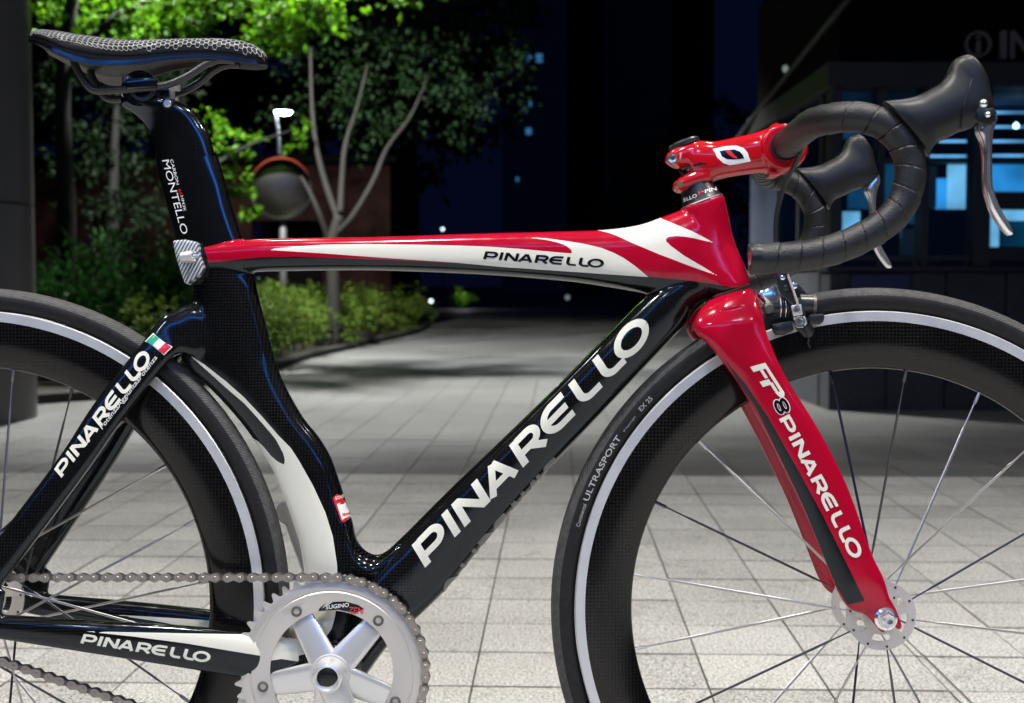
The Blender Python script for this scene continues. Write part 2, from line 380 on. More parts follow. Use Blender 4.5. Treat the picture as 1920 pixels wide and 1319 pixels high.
M_col = mat('column cladding', (.15, .145, .14), .34, .3); k = NT(M_col); k.bump(k.noise(k.mapping(k.coord(), (1, 1, 14)), 6, 2), .05, .01)
cx_, cy_ = WP(62, 535, 6.65)[0] - .405, 6.75
e = tag(empty('round_column', (cx_, cy_, 0)), 'thick round grey clad column beside the planting bed', 'column')
zs = WP(0, 378, 6.5)[2]
for a, b in ((0, zs - .006), (zs + .006, 3.6)):
    mb = MB(); mb.add(*lathe([(.0001, a), (.36, a), (.36, b), (.0001, b)], (0, 0, 0), (0, 0, 1), 72)); mb.build('cladding_panel', M_col, e, auto=40)
mb = MB(); mb.add(*lathe([(.352, zs - .02), (.352, zs + .02)], (0, 0, 0), (0, 0, 1), 48)); mb.build('seam', M_plastic, e, auto=40)

# ---- foliage
def leafmat(name, c, tr=.45):
    m = mat(name, c, .6, spec=.15); k = NT(m); out = k.t.nodes['Material Output']; t = k.n('ShaderNodeBsdfTranslucent'); mx = k.n('ShaderNodeMixShader'); mx.inputs[0].default_value = tr
    g_ = k.n('ShaderNodeNewGeometry'); rm = k.ramp(k.noise(g_.outputs['Position'], 9, 3), [(.3, tuple(x * .55 for x in c)), (.55, c), (.75, (c[0] * 1.7, c[1] * 1.25, c[2]))])
    k.l(rm, k.b.inputs['Base Color']); k.l(rm, t.inputs[0]); k.l(k.b.outputs[0], mx.inputs[1]); k.l(t.outputs[0], mx.inputs[2]); k.l(mx.outputs[0], out.inputs[0]); return m
M_leaf = leafmat('maple leaf', (.068, .185, .006)); M_leafd = leafmat('shaded leaf', (.010, .028, .008), .3); M_leafk = leafmat('deep shade leaf', (.005, .014, .0045), .25); M_hedge = leafmat('shrub leaf', (.10, .17, .022), .3); M_grass = leafmat('blade leaf', (.022, .085, .016), .3)  # darker leaf copies: lack of lamplight on far crowns put into the colour
M_bark = mat('grey bark', (.012, .011, .009), .85); k = NT(M_bark); k.bump(k.noise(k.mapping(k.coord(), (1, 1, .25)), 60, 4), .6, .01)
M_barkd = mat('dark bark', (.004, .0035, .003), .9); k = NT(M_barkd); k.bump(k.noise(k.mapping(k.coord(), (1, 1, .25)), 50, 4), .6, .012)
LEAF = np.array([(0, 0, 0), (.30, .22, .05), (.62, .30, .02), (.45, .12, .0), (1, 0, -.08), (.45, -.12, .0), (.62, -.30, .02), (.30, -.22, .05)])
LF = [(0, 3, 1), (1, 3, 2), (0, 4, 3), (0, 5, 4), (0, 7, 5), (7, 6, 5)]
def leaves(mb, blobs, size, shell=.45, narrow=1.0):
    Vs, Fs, n0 = [], [], mb.n
    for c, r, cnt in blobs:
        c = np.asarray(c, float); r = np.asarray(r, float) * np.ones(3)
        cl = rng.normal(size=(max(cnt // 22, 3), 3)); cl /= np.linalg.norm(cl, axis=1)[:, None]; cl *= rng.uniform(shell, 1, (len(cl), 1)) ** .6
        ctr = cl[rng.integers(len(cl), size=cnt)] + rng.normal(size=(cnt, 3)) * .15
        P = c + ctr * r
        ax = rng.normal(size=(cnt, 3)) + ctr * .7; ax[:, 2] -= .35; ax /= np.linalg.norm(ax, axis=1)[:, None]
        up = rng.normal(size=(cnt, 3)) * .6 + (0, 0, 1); sd = np.cross(up, ax); sd /= np.linalg.norm(sd, axis=1)[:, None]; up = np.cross(ax, sd)
        s = size * rng.uniform(.65, 1.25, cnt)
        V = P[:, None] + s[:, None, None] * (LEAF[None, :, 0:1] * ax[:, None] + LEAF[None, :, 1:2] * sd[:, None] * narrow + LEAF[None, :, 2:3] * up[:, None])
        Vs.append(V.reshape(-1, 3))
    V = np.concatenate(Vs); nl = len(V) // 8
    mb.add(V, [tuple(i + 8 * q for i in f) for q in range(nl) for f in LF]); return mb
def tree(name, label, base, limbs, blobs, size, lm, bk, group=None):
    e = tag(empty(name, base), label, 'tree', group); b = np.asarray(base, float); mb = MB()
    for pth, rr in limbs: mb.add(*tube(np.array(pth) - b, rr, 12, 5))
    mb.build('trunk', bk, e, smooth=True)
    cm = leaves(MB(), [(np.asarray(c) - b, r, n) for c, r, n in blobs], size); cm.build('crown', lm, e)
    return e
# bright maple over the saddle
D = 10.6; tb = WP(122, 600, D); tb[2] = 0
bl = [(WP(u, v, D + dd), r, n) for u, v, dd, r, n in ((150, -30, 0, .42, 420), (250, -5, .3, .40, 520), (320, 20, -.2, .26, 340), (390, -40, .4, .42, 520), (470, 0, .1, .36, 480), (545, -20, .5, .36, 420), (520, 50, .2, .22, 170), (595, 5, .3, .20, 150), (560, 30, .6, .22, 130), (90, -60, .3, .4, 260), (640, -70, .6, .5, 300), (760, -60, 1, .45, 240), (300, -200, .2, .8, 900), (520, -220, .4, .8, 800), (120, -220, 0, .7, 500))]
tree('maple_tree', 'maple with bright lamp-lit leaves and dark trunk behind the saddle', tb, [([tb, WP(124, 400, D), WP(118, 150, D), WP(150, -100, D)], [.085, .075, .06, .04]), ([WP(118, 150, D), WP(220, 30, D + .1), WP(420, -40, D + .3)], [.04, .03, .012]), ([WP(150, -100, D), WP(330, -180, D + .2), WP(560, -160, D + .4)], [.035, .025, .01])], bl, .085, M_leaf, M_barkd)
tb = WP(628, 575, 14.0); tb[2] = 0
bl = [(WP(u, v, dd), r, n) for u, v, dd, r, n in ((640, 110, 15, .55, 300), (740, 150, 14.6, .6, 360), (820, 100, 15.2, .6, 380), (900, 150, 14.4, .55, 320), (760, 60, 15.5, .6, 300), (850, 205, 14.2, .4, 220), (700, 215, 14.5, .4, 160), (930, 90, 15.4, .5, 260), (640, 30, 15.2, .6, 240), (880, 20, 15.6, .6, 260), (560, 160, 15.4, .5, 180), (700, -60, 15.3, .8, 300), (850, -80, 15.5, .8, 300))]
tree('multi_stem_tree', 'pale multi-stemmed tree with thin forked branches and dark crown behind the shrubs', tb,
     [([tb, WP(625, 520, 14), WP(622, 460, 14), WP(636, 405, 14)], [.075, .066, .06, .052]), ([WP(634, 412, 14), WP(612, 350, 14.1), WP(594, 280, 14.2), WP(585, 200, 14.4), WP(582, 90, 14.6)], [.036, .032, .026, .02, .012]), ([WP(638, 400, 14), WP(641, 340, 14.1), WP(648, 270, 14.2), WP(670, 200, 14.5), WP(690, 120, 14.7)], [.036, .03, .025, .018, .01]),
      ([WP(630, 440, 14), WP(662, 405, 13.9), WP(700, 340, 13.9), WP(726, 278, 14), WP(770, 218, 14.2), WP(800, 150, 14.6)], [.036, .032, .027, .022, .016, .01]), ([WP(625, 480, 14.1), WP(612, 440, 14), WP(596, 395, 13.9), WP(575, 350, 13.9), WP(545, 300, 13.9)], [.034, .03, .025, .02, .01])], bl, .075, M_leafd, M_bark)
tb = WP(370, 600, 13.0); tb[2] = 0
bl = [(WP(u, v, dd), r, n) for u, v, dd, r, n in ((428, 262, 12.2, .15, 120), (440, 345, 12.2, .17, 150), (465, 385, 12.2, .13, 90), (410, 300, 12.6, .2, 90), (575, 250, 14, .12, 50), (560, 280, 14, .16, 60), (480, 275, 14, .14, 50), (370, 250, 13.0, .3, 110))]
tree('broadleaf_tree', 'leafy tree half hidden behind the seatpost with lit twig ends', tb, [([tb, WP(368, 420, 13), WP(360, 300, 13), WP(330, 180, 13)], [.05, .045, .035, .02]), ([WP(366, 380, 13), WP(420, 330, 12.5), WP(470, 340, 12.3)], [.02, .014, .006]), ([WP(362, 340, 13), WP(450, 280, 13.4), WP(560, 240, 14)], [.02, .012, .005])], bl, .08, M_leaf, M_barkd)
tb = WP(215, 600, 14.5); tb[2] = 0
tree('shaded_tree', 'dense shaded tree below the saddle in front of the brick building', tb, [([tb, WP(212, 400, 14.5), WP(220, 150, 14.5)], [.07, .06, .02])], [(WP(u, v, 14.5 + dd), r_, 420) for u, v, dd, r_ in ((230, 240, 0, .55), (180, 330, .2, .55), (260, 350, -.1, .5), (160, 180, .2, .5), (230, 120, 0, .5), (290, 180, .1, .5), (240, 420, .1, .45), (150, 80, .3, .6), (270, 60, .2, .6))], .09, M_leafk, M_barkd)  # its unlit look is put into the leaf colour
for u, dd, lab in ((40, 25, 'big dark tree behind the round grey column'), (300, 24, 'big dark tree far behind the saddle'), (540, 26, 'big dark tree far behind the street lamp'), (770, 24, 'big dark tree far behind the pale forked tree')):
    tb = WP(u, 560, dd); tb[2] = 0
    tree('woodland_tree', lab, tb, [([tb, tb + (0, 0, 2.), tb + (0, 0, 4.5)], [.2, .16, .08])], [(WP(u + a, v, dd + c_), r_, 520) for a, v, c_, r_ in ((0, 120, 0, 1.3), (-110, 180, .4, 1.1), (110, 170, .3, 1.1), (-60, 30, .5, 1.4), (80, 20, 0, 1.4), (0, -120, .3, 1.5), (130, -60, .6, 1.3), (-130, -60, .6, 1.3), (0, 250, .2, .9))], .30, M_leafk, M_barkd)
# far dark trees on the right of the path
for u, v, dd, lab in ((1230, 330, 26, 'black silhouetted round tree right of the far towers'), (1340, 300, 30, 'dark tree behind the low kiosk roof')):
    tb = WP(u, 560, dd); tb[2] = 0
    tree('dark_tree', lab, tb, [([tb, tb + (0, 0, 1.5), WP(u, v, dd)], [.15, .12, .06])], [(WP(u + a, v + b, dd), r, 260) for a, b, r in ((0, 0, .9), (-60, 40, .7), (60, 30, .8), (20, -50, .7), (-40, 110, .8), (50, 120, .8), (0, 180, .8))], .22, M_leafd, M_barkd)
# planting bed, kerb and shrubs
M_soil = mat('dark soil', (.03, .024, .018), .95)
edge = [GP(-300, 775), GP(60, 757), GP(300, 735), GP(500, 696), GP(575, 672), GP(680, 648), GP(790, 619)]; edge.append(edge[-1] + np.array([-.4, 9, 0]))
g = MB(); pts = [(p[0], p[1], .03) for p in edge] + [(-12, 32, .03), (-12, 6.2, .03)]; n = len(pts)
g.add(pts + [(a, b, -.011) for a, b, c in pts], [tuple(range(n))] + [(i, i + n, (i + 1) % n + n, (i + 1) % n) for i in range(n)]); tag(g.build('planting_bed', M_soil), kind='structure')
M_kerb = mat('kerb stone', (.035, .034, .032), .8)
ke = empty('kerb'); ke['kind'] = 'structure'
dn = catmull(edge, 6)
for i in range(len(dn) - 1):
    a, b = dn[i], dn[i + 1]; d = b - a; d /= np.linalg.norm(d); nr = np.array([d[1], -d[0], 0]) * .06; mb = MB(); a = a + d * .006
    q = [a - nr, b - nr, b + nr, a + nr]; mb.add([(p[0], p[1], -.01) for p in q] + [(p[0], p[1], .055) for p in q], [(4, 5, 6, 7), (0, 1, 5, 4), (1, 2, 6, 5), (2, 3, 7, 6), (3, 0, 4, 7)]); mb.build('kerb_stone', M_kerb, ke)
def shrub(name, x, y, r, h, cnt, m, lab, grp, size=.05, narrow=1.):
    e = tag(empty(name, (x, y, .03)), lab, 'shrub', grp); bl = [((rng.uniform(-.4, .4) * r, rng.uniform(-.4, .4) * r, h * rng.uniform(.30, .70)), (r * .65, r * .65, h * .45), cnt // 5) for _ in range(5)]
    leaves(MB(), bl, size, .3, narrow).build('foliage', m, e); mb = MB()
    for q in range(4): a = rng.uniform(0, 6.28); mb.add(*tube([(0, 0, -.02), (.2 * r * math.cos(a), .2 * r * math.sin(a), h * .3), (.5 * r * math.cos(a), .5 * r * math.sin(a), h * .65)], [.012, .009, .004], 6, 3))
    mb.build('stem', M_barkd, e)
sp_ = catmull(edge[3:7], 4)
for i, p in enumerate(sp_):
    shrub('clipped_shrub', p[0] - .30, p[1] + .15, .52, .55 + .10 * rng.random(), 1100, M_hedge, 'low bright green shrub in the row along the kerb of the path', 'shrubs along the kerb')
    if i % 2 == 0: shrub('clipped_shrub', p[0] - 1.1, p[1] + .4, .6, .72, 900, M_hedge, 'low shrub standing behind the kerbside row of shrubs', 'shrubs of the second row')
for i, (u, dd, h) in enumerate(((85, 9.3, .75), (130, 9.9, .8), (180, 9.5, .78), (230, 10, .9), (285, 9.6, .82), (335, 10.2, .9), (385, 10, .8), (440, 10.6, .78), (110, 11.2, .95), (210, 11.4, 1.0), (310, 11.5, .95))):
    p = WP(u, 600, dd); shrub('bladed_plant', p[0], p[1], .42, h, 520, M_grass, 'dark green arching leafy plant in the bed behind the rear wheel', 'plants behind the rear wheel', .15, .35)
for u, v, dd in ((270, 600, 8.6), (310, 610, 8.5), (240, 612, 8.7), (350, 640, 9.0), (385, 655, 9.2), (300, 590, 8.9)):
    p = WP(u, v, dd); shrub('flowering_plant', p[0], p[1], .22, max(p[2] + .12, .25), 160, M_hedge, 'small pale leafy plant at the bed edge behind the seatstay', 'plants at the bed edge', .06)

# ---- street lamps, mirror
M_pole = mat('painted steel pole', (.26, .265, .28), .45); M_lens = mat('lamp lens', (.8, .8, .8), .4, emit=(.86, .93, 1), es=38)
def street_lamp(base, path, head, hw, P, col, lab, cone=150, pm=None, tilt=0.):
    e = tag(empty('street_lamp', base), lab, 'street lamp'); b = np.asarray(base, float); mb = MB(); mb.add(*tube(np.array(path) - b, [.045, .030, .020], 16, 4)); mb.build('pole', pm or M_pole, e, smooth=True)
    h = np.asarray(head, float) - b; mb = MB(); mb.add(*lathe([(.0001, .05), (hw * .5, .045), (hw, .015), (hw, 0), (hw * .92, 0), (.0001, .012)], h, (0, 0, 1), 32)); mb.build('lamp_head', M_pole, e, auto=40)
    mb = MB(); mb.add(*lathe([(hw * .9, -.002), (hw * .7, -.03), (.0001, -.05)], h, (0, 0, 1), 32)); mb.build('lamp_lens', M_lens, e, smooth=True)
    l = bpy.data.lights.new('street_lamp_light', 'SPOT'); l.energy = P; l.color = col; l.spot_size = R_(cone); l.spot_blend = .2; l.shadow_soft_size = .1; lo = bpy.data.objects.new('street_lamp_light', l); COL.objects.link(lo); lo.parent = e; lo.location = h + (0, 0, -.09); lo.rotation_euler = (R_(tilt), 0, 0) if not isinstance(tilt, tuple) else (R_(tilt[0]), R_(tilt[1]), 0)
D = 21.; b0 = WP(524, 560, D); b0[2] = 0; hd_ = WP(531, 210, D)
street_lamp(b0, [b0, WP(523, 300, D), WP(517, 213, D)], hd_ , .150, 2600, (.88, .94, 1), 'lit street lamp with leaning white pole above the round traffic mirror', 100, mat('lamp pole', (.30, .31, .33), .5), (-18, -44))
D = 11.2; b0 = WP(345, 560, D); b0[2] = 0; t0_ = b0 * 1; t0_[2] = 4.6
street_lamp(b0, [b0, b0 + (0, 0, 2.4), t0_], t0_ + (.35, -.05, 0), .16, 4600, (1, 1, .97), 'tall grey lamp post rising through the bright maple leaves', 136, mat('dark pole', (.06, .06, .063), .5), 11)
D = 13.9; mc = WP(527, 355, D); mr = .300
e = tag(empty('traffic_mirror', (mc[0], mc[1] + .1, 0)), 'round convex traffic mirror with orange hood on a steel post', 'mirror'); o_ = np.array([mc[0], mc[1] + .1, 0]); c = mc - o_
mb = MB(); mb.add(*tube([(0, 0, 0), (0, 0, c[2] + .2)], .038, 16)); mb.build('post', mat('mirror post', (.07, .07, .075), .5), e, smooth=True)
axm = np.array([.18, -1, -.06]); axm /= np.linalg.norm(axm)
M_mir = mat('mirror acrylic', (.13, .12, .11), .26, 1.); mb = MB(); mb.add(*lathe([(mr * math.sin(a), .06 * math.cos(a / 1.0)) for a in np.linspace(0.01, math.pi / 2, 14)], c, axm, 64)); mb.build('mirror_face', M_mir, e, smooth=True)
M_or = mat('orange enamel', (.24, .035, .015), .45); mb = MB(); mb.add(*lathe([(mr + .012, -.02), (mr + .014, .02), (mr - .004, .02), (mr - .01, -.02)], c, axm, 64, closed=True)); mb.add(*lathe([(.0001, -.06), (mr * .8, -.045), (mr + .01, -.02)], c, axm, 64)); mb.build('backing', M_plastic, e, auto=40)
a1 = np.cross(axm, (1, 0, 0)); a1 /= np.linalg.norm(a1); a2 = np.cross(axm, a1); hp_ = []
for a in np.linspace(R_(-70), R_(70), 28):
    dr = -(a1 * math.cos(a)) * np.sign(a1[2]) * -1 + a2 * math.sin(a); k_ = math.cos(a / R_(70) * math.pi / 2) ** .6
    hp_.append([c + dr * (mr + .016), c + dr * (mr + .020) + axm * (.02 + .16 * k_), c + dr * (mr + .012) + axm * (.02 + .16 * k_), c + dr * (mr + .008)])
mb = MB(); mb.add(*rings(np.array(hp_))); mb.build('hood', M_or, e, auto=50)

# ---- brick wall behind the trees
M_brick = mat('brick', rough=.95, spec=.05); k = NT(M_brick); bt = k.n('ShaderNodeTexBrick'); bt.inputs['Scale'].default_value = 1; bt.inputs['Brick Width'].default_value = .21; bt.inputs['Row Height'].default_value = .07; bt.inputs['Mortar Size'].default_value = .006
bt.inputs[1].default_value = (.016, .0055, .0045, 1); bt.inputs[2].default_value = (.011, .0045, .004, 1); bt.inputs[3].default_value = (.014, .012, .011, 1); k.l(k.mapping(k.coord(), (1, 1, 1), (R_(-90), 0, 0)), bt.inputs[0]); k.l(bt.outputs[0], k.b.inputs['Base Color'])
D = 19.; x0, x1, zt = WP(-60, 300, D)[0], WP(731, 300, D)[0], WP(600, 306, D)[2]
e = tag(empty('brick_building', ((x0 + x1) / 2, D, 0)), 'low dark red brick building behind the trees', 'building'); oc_ = np.array([(x0 + x1) / 2, D, 0])
def bb(name, u0, u1, v0, v1, y0, y1, m, par, D=D, o=oc_):
    a, b = WP(u0, v1, D), WP(u1, v0, D); return box(name, a[0] - o[0], b[0] - o[0], y0, y1, a[2] - o[2], b[2] - o[2], m, par)
M_dark = mat('dark opening', (.003, .003, .0035), .9, spec=.05)
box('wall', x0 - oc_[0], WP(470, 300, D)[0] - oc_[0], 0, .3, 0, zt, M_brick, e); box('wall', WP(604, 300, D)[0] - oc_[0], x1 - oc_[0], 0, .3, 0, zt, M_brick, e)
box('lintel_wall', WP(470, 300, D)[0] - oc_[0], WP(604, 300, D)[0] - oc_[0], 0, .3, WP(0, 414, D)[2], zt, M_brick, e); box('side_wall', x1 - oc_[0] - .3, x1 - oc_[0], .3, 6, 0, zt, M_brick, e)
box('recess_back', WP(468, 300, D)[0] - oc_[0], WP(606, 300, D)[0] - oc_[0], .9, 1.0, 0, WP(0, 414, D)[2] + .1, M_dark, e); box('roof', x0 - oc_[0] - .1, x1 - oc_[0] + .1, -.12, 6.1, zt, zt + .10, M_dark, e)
# ---- far towers with a few lit windows
M_tow = mat('tower concrete', (.45, .52, .55), .8); M_tow2 = mat('pale tower', (.80, .88, .85), .8); M_tow3 = mat('dark tower', (.05, .05, .06), .8)
M_win = mat('lit window', (.02, .02, .02), .4, emit=(.07, .32, .66), es=.45); M_wing = mat('glass dark', (.01, .012, .02), .1)
D = 90.
def tower(u0, u1, vt, D, m, lab, wins, dep=14):
    a, b = WP(u0, vt, D), WP(u1, vt, D); e = tag(empty('tower_block', ((a[0] + b[0]) / 2, D, 0)), lab, 'building'); w = (b[0] - a[0]) / 2
    box('wall', -w, w, 0, dep, 0, a[2], m, e); box('parapet', -w - .1, w + .1, -.15, dep + .1, a[2], a[2] + .8, m, e)
    for u, v, du, dv in wins:
        p = WP(u, v, D); q = box('window', p[0] - e.location.x - du * D / F, p[0] - e.location.x + du * D / F, -.12, -.02, p[2] - dv * D / F, p[2] + dv * D / F, M_wing, e)
        box('pane', p[0] - e.location.x - du * .85 * D / F, p[0] - e.location.x + du * .85 * D / F, -.16, -.125, p[2] - dv * .85 * D / F, p[2] + dv * .85 * D / F, M_win, q)
tower(940, 1064, -260, 90, M_tow, 'dark apartment tower with a few blue lit windows', [(1011, 110, 7, 9), (993, 112, 5, 7), (992, 195, 5, 7), (991, 247, 6, 7), (970, 337, 3, 4)])
tower(1072, 1136, -300, 100, M_tow3, 'narrow black tower beside the apartment tower', [])
tower(1147, 1306, -280, 110, M_tow2, 'pale blue grey tower with blank side wall', [])
tower(1306, 1342, -320, 95, M_tow3, 'slim black tower slab in front of the sky', [])
# ---- far small lights
def bollard(u, v, D, lab, s, es):
    p = WP(u, v, D); e = tag(empty('garden_light', (p[0], p[1], 0)), lab, 'garden light'); mb = MB(); mb.add(*tube([(0, 0, 0), (0, 0, p[2] - s)], .05, 12)); mb.build('post', M_pole, e)
    mb = MB(); mb.add(*lathe([(.0001, s), (s * .7, s * .7), (s, 0), (s * .7, -s * .7), (.0001, -s)], (0, 0, p[2]), (0, 0, 1), 20)); mb.build('globe', mat('garden globe', (.8, .8, .8), .4, emit=(.75, .95, 1), es=es), e, smooth=True)
bollard(808, 565, 34, 'small lit garden light beyond the shrubs at the end of the path', .05, 3); bollard(830, 430, 60, 'distant small white lamp above the top tube', .07, 3)
bollard(1064, 558, 46, 'faint bluish garden light far down the path', .08, .25)
p = WP(868, 574, 38); shrub('lit_shrub', p[0], p[1], .55, .5, 400, M_leaf, 'far bright green shrub lit by a garden lamp', None, .12)
l = bpy.data.lights.new('garden_light_lamp', 'POINT'); l.energy = 10; l.shadow_soft_size = .1; lo = bpy.data.objects.new('garden_light_lamp', l); COL.objects.link(lo); lo.location = WP(868, 545, 37.6)

# ---- information kiosk on the right
D = 7.2; kx = lambda u, D=7.2: WP(u, 535, D)[0]; kz = lambda v, D=7.2: WP(960, v, D)[2]
XK = kx(1553); kio = tag(empty('information_kiosk', (XK + 1.2, D, 0)), 'low glazed information kiosk with blue lit interior and letters over the windows', 'building'); ko = np.array([XK + 1.2, D, 0])
def kb(name, x0, x1, y0, y1, z0, z1, m, par=None, bev=.004): return box(name, x0 - ko[0], x1 - ko[0], y0 - ko[1], y1 - ko[1], z0, z1, m, par or kio, bev)
M_kst = stone('kiosk stone', (.036, .040, .050), (.046, .052, .064), (.022, .024, .03), .12, 90); M_kfr = mat('dark frame', (.008, .009, .012), .5); M_kbeam = mat('bronze beam', (.013, .0115, .0105), .6); M_kblue = mat('blue grey panel', (.035, .075, .15), .5)
M_glass = bpy.data.materials.new('window glass'); M_glass.use_nodes = True; k = NT(M_glass); tr_ = k.n('ShaderNodeBsdfTransparent'); tr_.inputs[0].default_value = (.72, .86, .95, 1); gl_ = k.n('ShaderNodeBsdfGlossy'); gl_.inputs['Roughness'].default_value = .03; mx = k.n('ShaderNodeMixShader'); mx.inputs[0].default_value = .05
k.l(tr_.outputs[0], mx.inputs[1]); k.l(gl_.outputs[0], mx.inputs[2]); k.l(mx.outputs[0], k.t.nodes['Material Output'].inputs[0])
XE = XK + 3.4; zsill, zb0, zb1 = kz(500), kz(166), kz(120)
uu = [1553, 1662, 1772, 1884, 2000, 2160]
for a, b in zip(uu[:-1], uu[1:]): kb('stone_panel', kx(a) + .004, kx(b) - .004, 7.18, 7.40, 0, zsill - .03, M_kst)
kb('sill', XK - .02, XE, 7.14, 7.42, zsill - .026, zsill, M_kfr); kb('beam', XK - .03, XE, 7.12, 7.45, zb0, zb1, M_kbeam)
kb('side_beam', XK - .028, XK + .2, 7.455, 9.6, zb0 + .001, zb1 - .001, M_kbeam); kb('fascia', XK + .05, XE, 7.22, 7.40, zb1 + .002, zb1 + 1.15, M_dark); kb('side_fascia', XK + .05, XK + .2, 7.402, 9.6, zb1 + .003, zb1 + .8, M_dark)
for y0 in (7.42, 8.15, 8.88): kb('side_stone_panel', XK, XK + .2, y0, y0 + .722, 0, zsill - .03, M_kst)
kb('side_panel', XK + .002, XK + .2, 8.62, 9.6, zsill - .026, zb0, mat('navy side panel', (.004, .013, .036), .5)); kb('roof', XK - .25, XE, 6.9, 9.9, zb1 + 1.155, zb1 + 1.22, M_kfr)
mb = MB(); rp = [WP(1596, -8, 6.8), WP(1440, 186, 8.9), WP(1330, 330, 10.6)]; mb.add(*tube([p - ko for p in rp], .018, 10, 4)); mb.build('eaves_pipe', M_kbeam, kio, smooth=True)
for u0, u1 in ((1553, 1574), (1640, 1654), (1722, 1737), (1819, 1852), (1936, 1956), (2140, 2160)): kb('mullion', kx(u0), kx(u1), 7.17, 7.30, zsill + .001, zb0 - .001, M_kfr)
kb('side_mullion', XK + .01, XK + .08, 7.42, 7.50, zsill + .001, zb0 - .001, M_kfr); kb('side_mullion', XK + .01, XK + .08, 8.02, 8.08, zsill + .001, zb0 - .001, M_kfr)
for v0, v1, a, b in ((296, 305, 1574, 1819), (296, 305, 1852, 1936), (360, 393, 1852, 1936), (480, 490, 1574, 1819), (464, 490, 1852, 1936)): kb('transom', kx(a) + .002, kx(b) - .002, 7.19, 7.27, kz(v1), kz(v0), M_kfr)
for a, b in ((1574, 1640), (1654, 1722), (1737, 1819), (1852, 1936), (1956, 2140)): kb('pane', kx(a) + .001, kx(b) - .001, 7.235, 7.243, zsill + .002, zb0 - .002, M_glass, None, 0)
kb('side_pane', XK + .03, XK + .038, 7.50, 8.62, zsill + .002, zb0 - .002, M_glass, None, 0)
kb('back_wall', XK + .2, XE, 9.5, 9.6, 0, zb1, M_kblue); kb('interior_floor', XK + .2, XE, 7.41, 9.49, .0, .02, M_kfr); kb('ceiling', XK + .201, XE, 7.46, 9.49, zb0 + .03, zb0 + .06, M_kblue); kb('end_wall', XE, XE + .1, 7.1, 9.6, 0, zb1 + 1.1, M_kst)
def em(n, c, s):
    m = mat(n, (.02, .03, .04), .5, emit=c, es=s); k = NT(m); k.l(k.math('MULTIPLY', k.ramp(k.noise(k.coord(), 3.5, 2), [(.3, .35), (.65, 1.)]), s), k.b.inputs['Emission Strength']); return m
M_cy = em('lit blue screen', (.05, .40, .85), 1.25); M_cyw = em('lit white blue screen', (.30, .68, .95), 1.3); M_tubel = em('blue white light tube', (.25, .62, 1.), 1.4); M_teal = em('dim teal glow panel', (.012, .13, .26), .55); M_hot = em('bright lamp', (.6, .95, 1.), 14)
def lit(name, u0, u1, v0, v1, m, D=8.0, th=.03): return kb(name, WP(u0, v0, D)[0], WP(u1, v0, D)[0], D, D + th, WP(960, v1, D)[2], WP(960, v0, D)[2], m, None, .003)
lit('poster', 1738, 1757, 312, 390, M_greyprint, 7.6); lit('screen', 1779, 1816, 309, 392, M_cyw, 7.62); lit('screen', 1757, 1778, 335, 392, M_cy, 7.64)
lit('screen', 1850, 1936, 309, 359, M_cy, 7.8); lit('screen', 1853, 1936, 394, 414, M_cyw, 7.7); lit('screen', 1853, 1874, 414.5, 463, M_cyw, 7.71); lit('screen', 1582, 1613, 397, 436, M_cyw, 7.75)
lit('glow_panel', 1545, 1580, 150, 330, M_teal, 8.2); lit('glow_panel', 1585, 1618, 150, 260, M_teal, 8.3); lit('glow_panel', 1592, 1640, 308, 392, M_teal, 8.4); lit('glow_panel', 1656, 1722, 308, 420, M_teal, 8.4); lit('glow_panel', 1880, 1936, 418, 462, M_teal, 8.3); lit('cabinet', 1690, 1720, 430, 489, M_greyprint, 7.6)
for u0, u1, v in ((1862, 1990, 211), (1858, 1990, 238), (1762, 1816, 265), (1860, 1990, 265), (1738, 1816, 293), (1860, 1990, 292)): lit('light_tube', u0, u1, v - 2.2, v + 2.2, M_tubel, 8.1, .02)
p = WP(1905, 237, 7.95); mb = MB(); mb.add(*lathe([(.0001, .022), (.014, .008), (.016, -.006), (.0001, -.014)], p - ko, (0, 0, 1), 24)); mb.build('spot_lamp', M_hot, kio, smooth=True)
M_signl = mat('sign letter metal', (.13, .105, .10), .6); sd_ = np.array([0, 7.205, 0])
def sgn(mbv, nm):
    V, f = mbv; o = MB(); Vt = np.array([(x, 7.19, z) for x, z in V]) - ko; Vb = Vt + (0, .025, 0); n = len(V)
    o.add(np.concatenate([Vt, Vb]), f + [tuple(reversed([i + n for i in q])) for q in f]); return o.build(nm, M_signl, kio)
c0 = WP(1834, 83, 7.2); th = np.linspace(0, 2 * np.pi, 41)[:-1]; rr_ = 24 / F * 7.2
V = [(c0[0] + rr_ * k_ * math.cos(a), c0[2] + rr_ * k_ * math.sin(a)) for k_ in (1, .84) for a in th]; sgn((V, [(i, (i + 1) % 40, 40 + (i + 1) % 40, 40 + i) for i in range(40)]), 'information_symbol')
for s, u0, u1, v0, v1 in (('i', 1830, 1839, 67, 100), ('I', 1875, 1887, 58, 111), ('N', 1895, 1940, 58, 111)):
    V, f = text_uv0(s); a, b = WP(u0, v1, 7.2), WP(u1, v0, 7.2); sgn(([(a[0] + (b[0] - a[0]) * x, a[2] + (b[2] - a[2]) * y) for x, y in V], f), 'sign_letter')
nb = kb('notice_board', kx(1593), kx(1702), 7.155, 7.176, kz(562), kz(516), mat('blue notice', (.006, .012, .07), .4)); 
for a, b, c, d in ((1590, 1593, 514, 564), (1702, 1705, 514, 564)): kb('board_frame', kx(a), kx(b), 7.15, 7.178, kz(d), kz(c), M_kbeam, None, 0)
kb('board_frame', kx(1593), kx(1702), 7.15, 7.178, kz(516), kz(514), M_kbeam, None, 0)
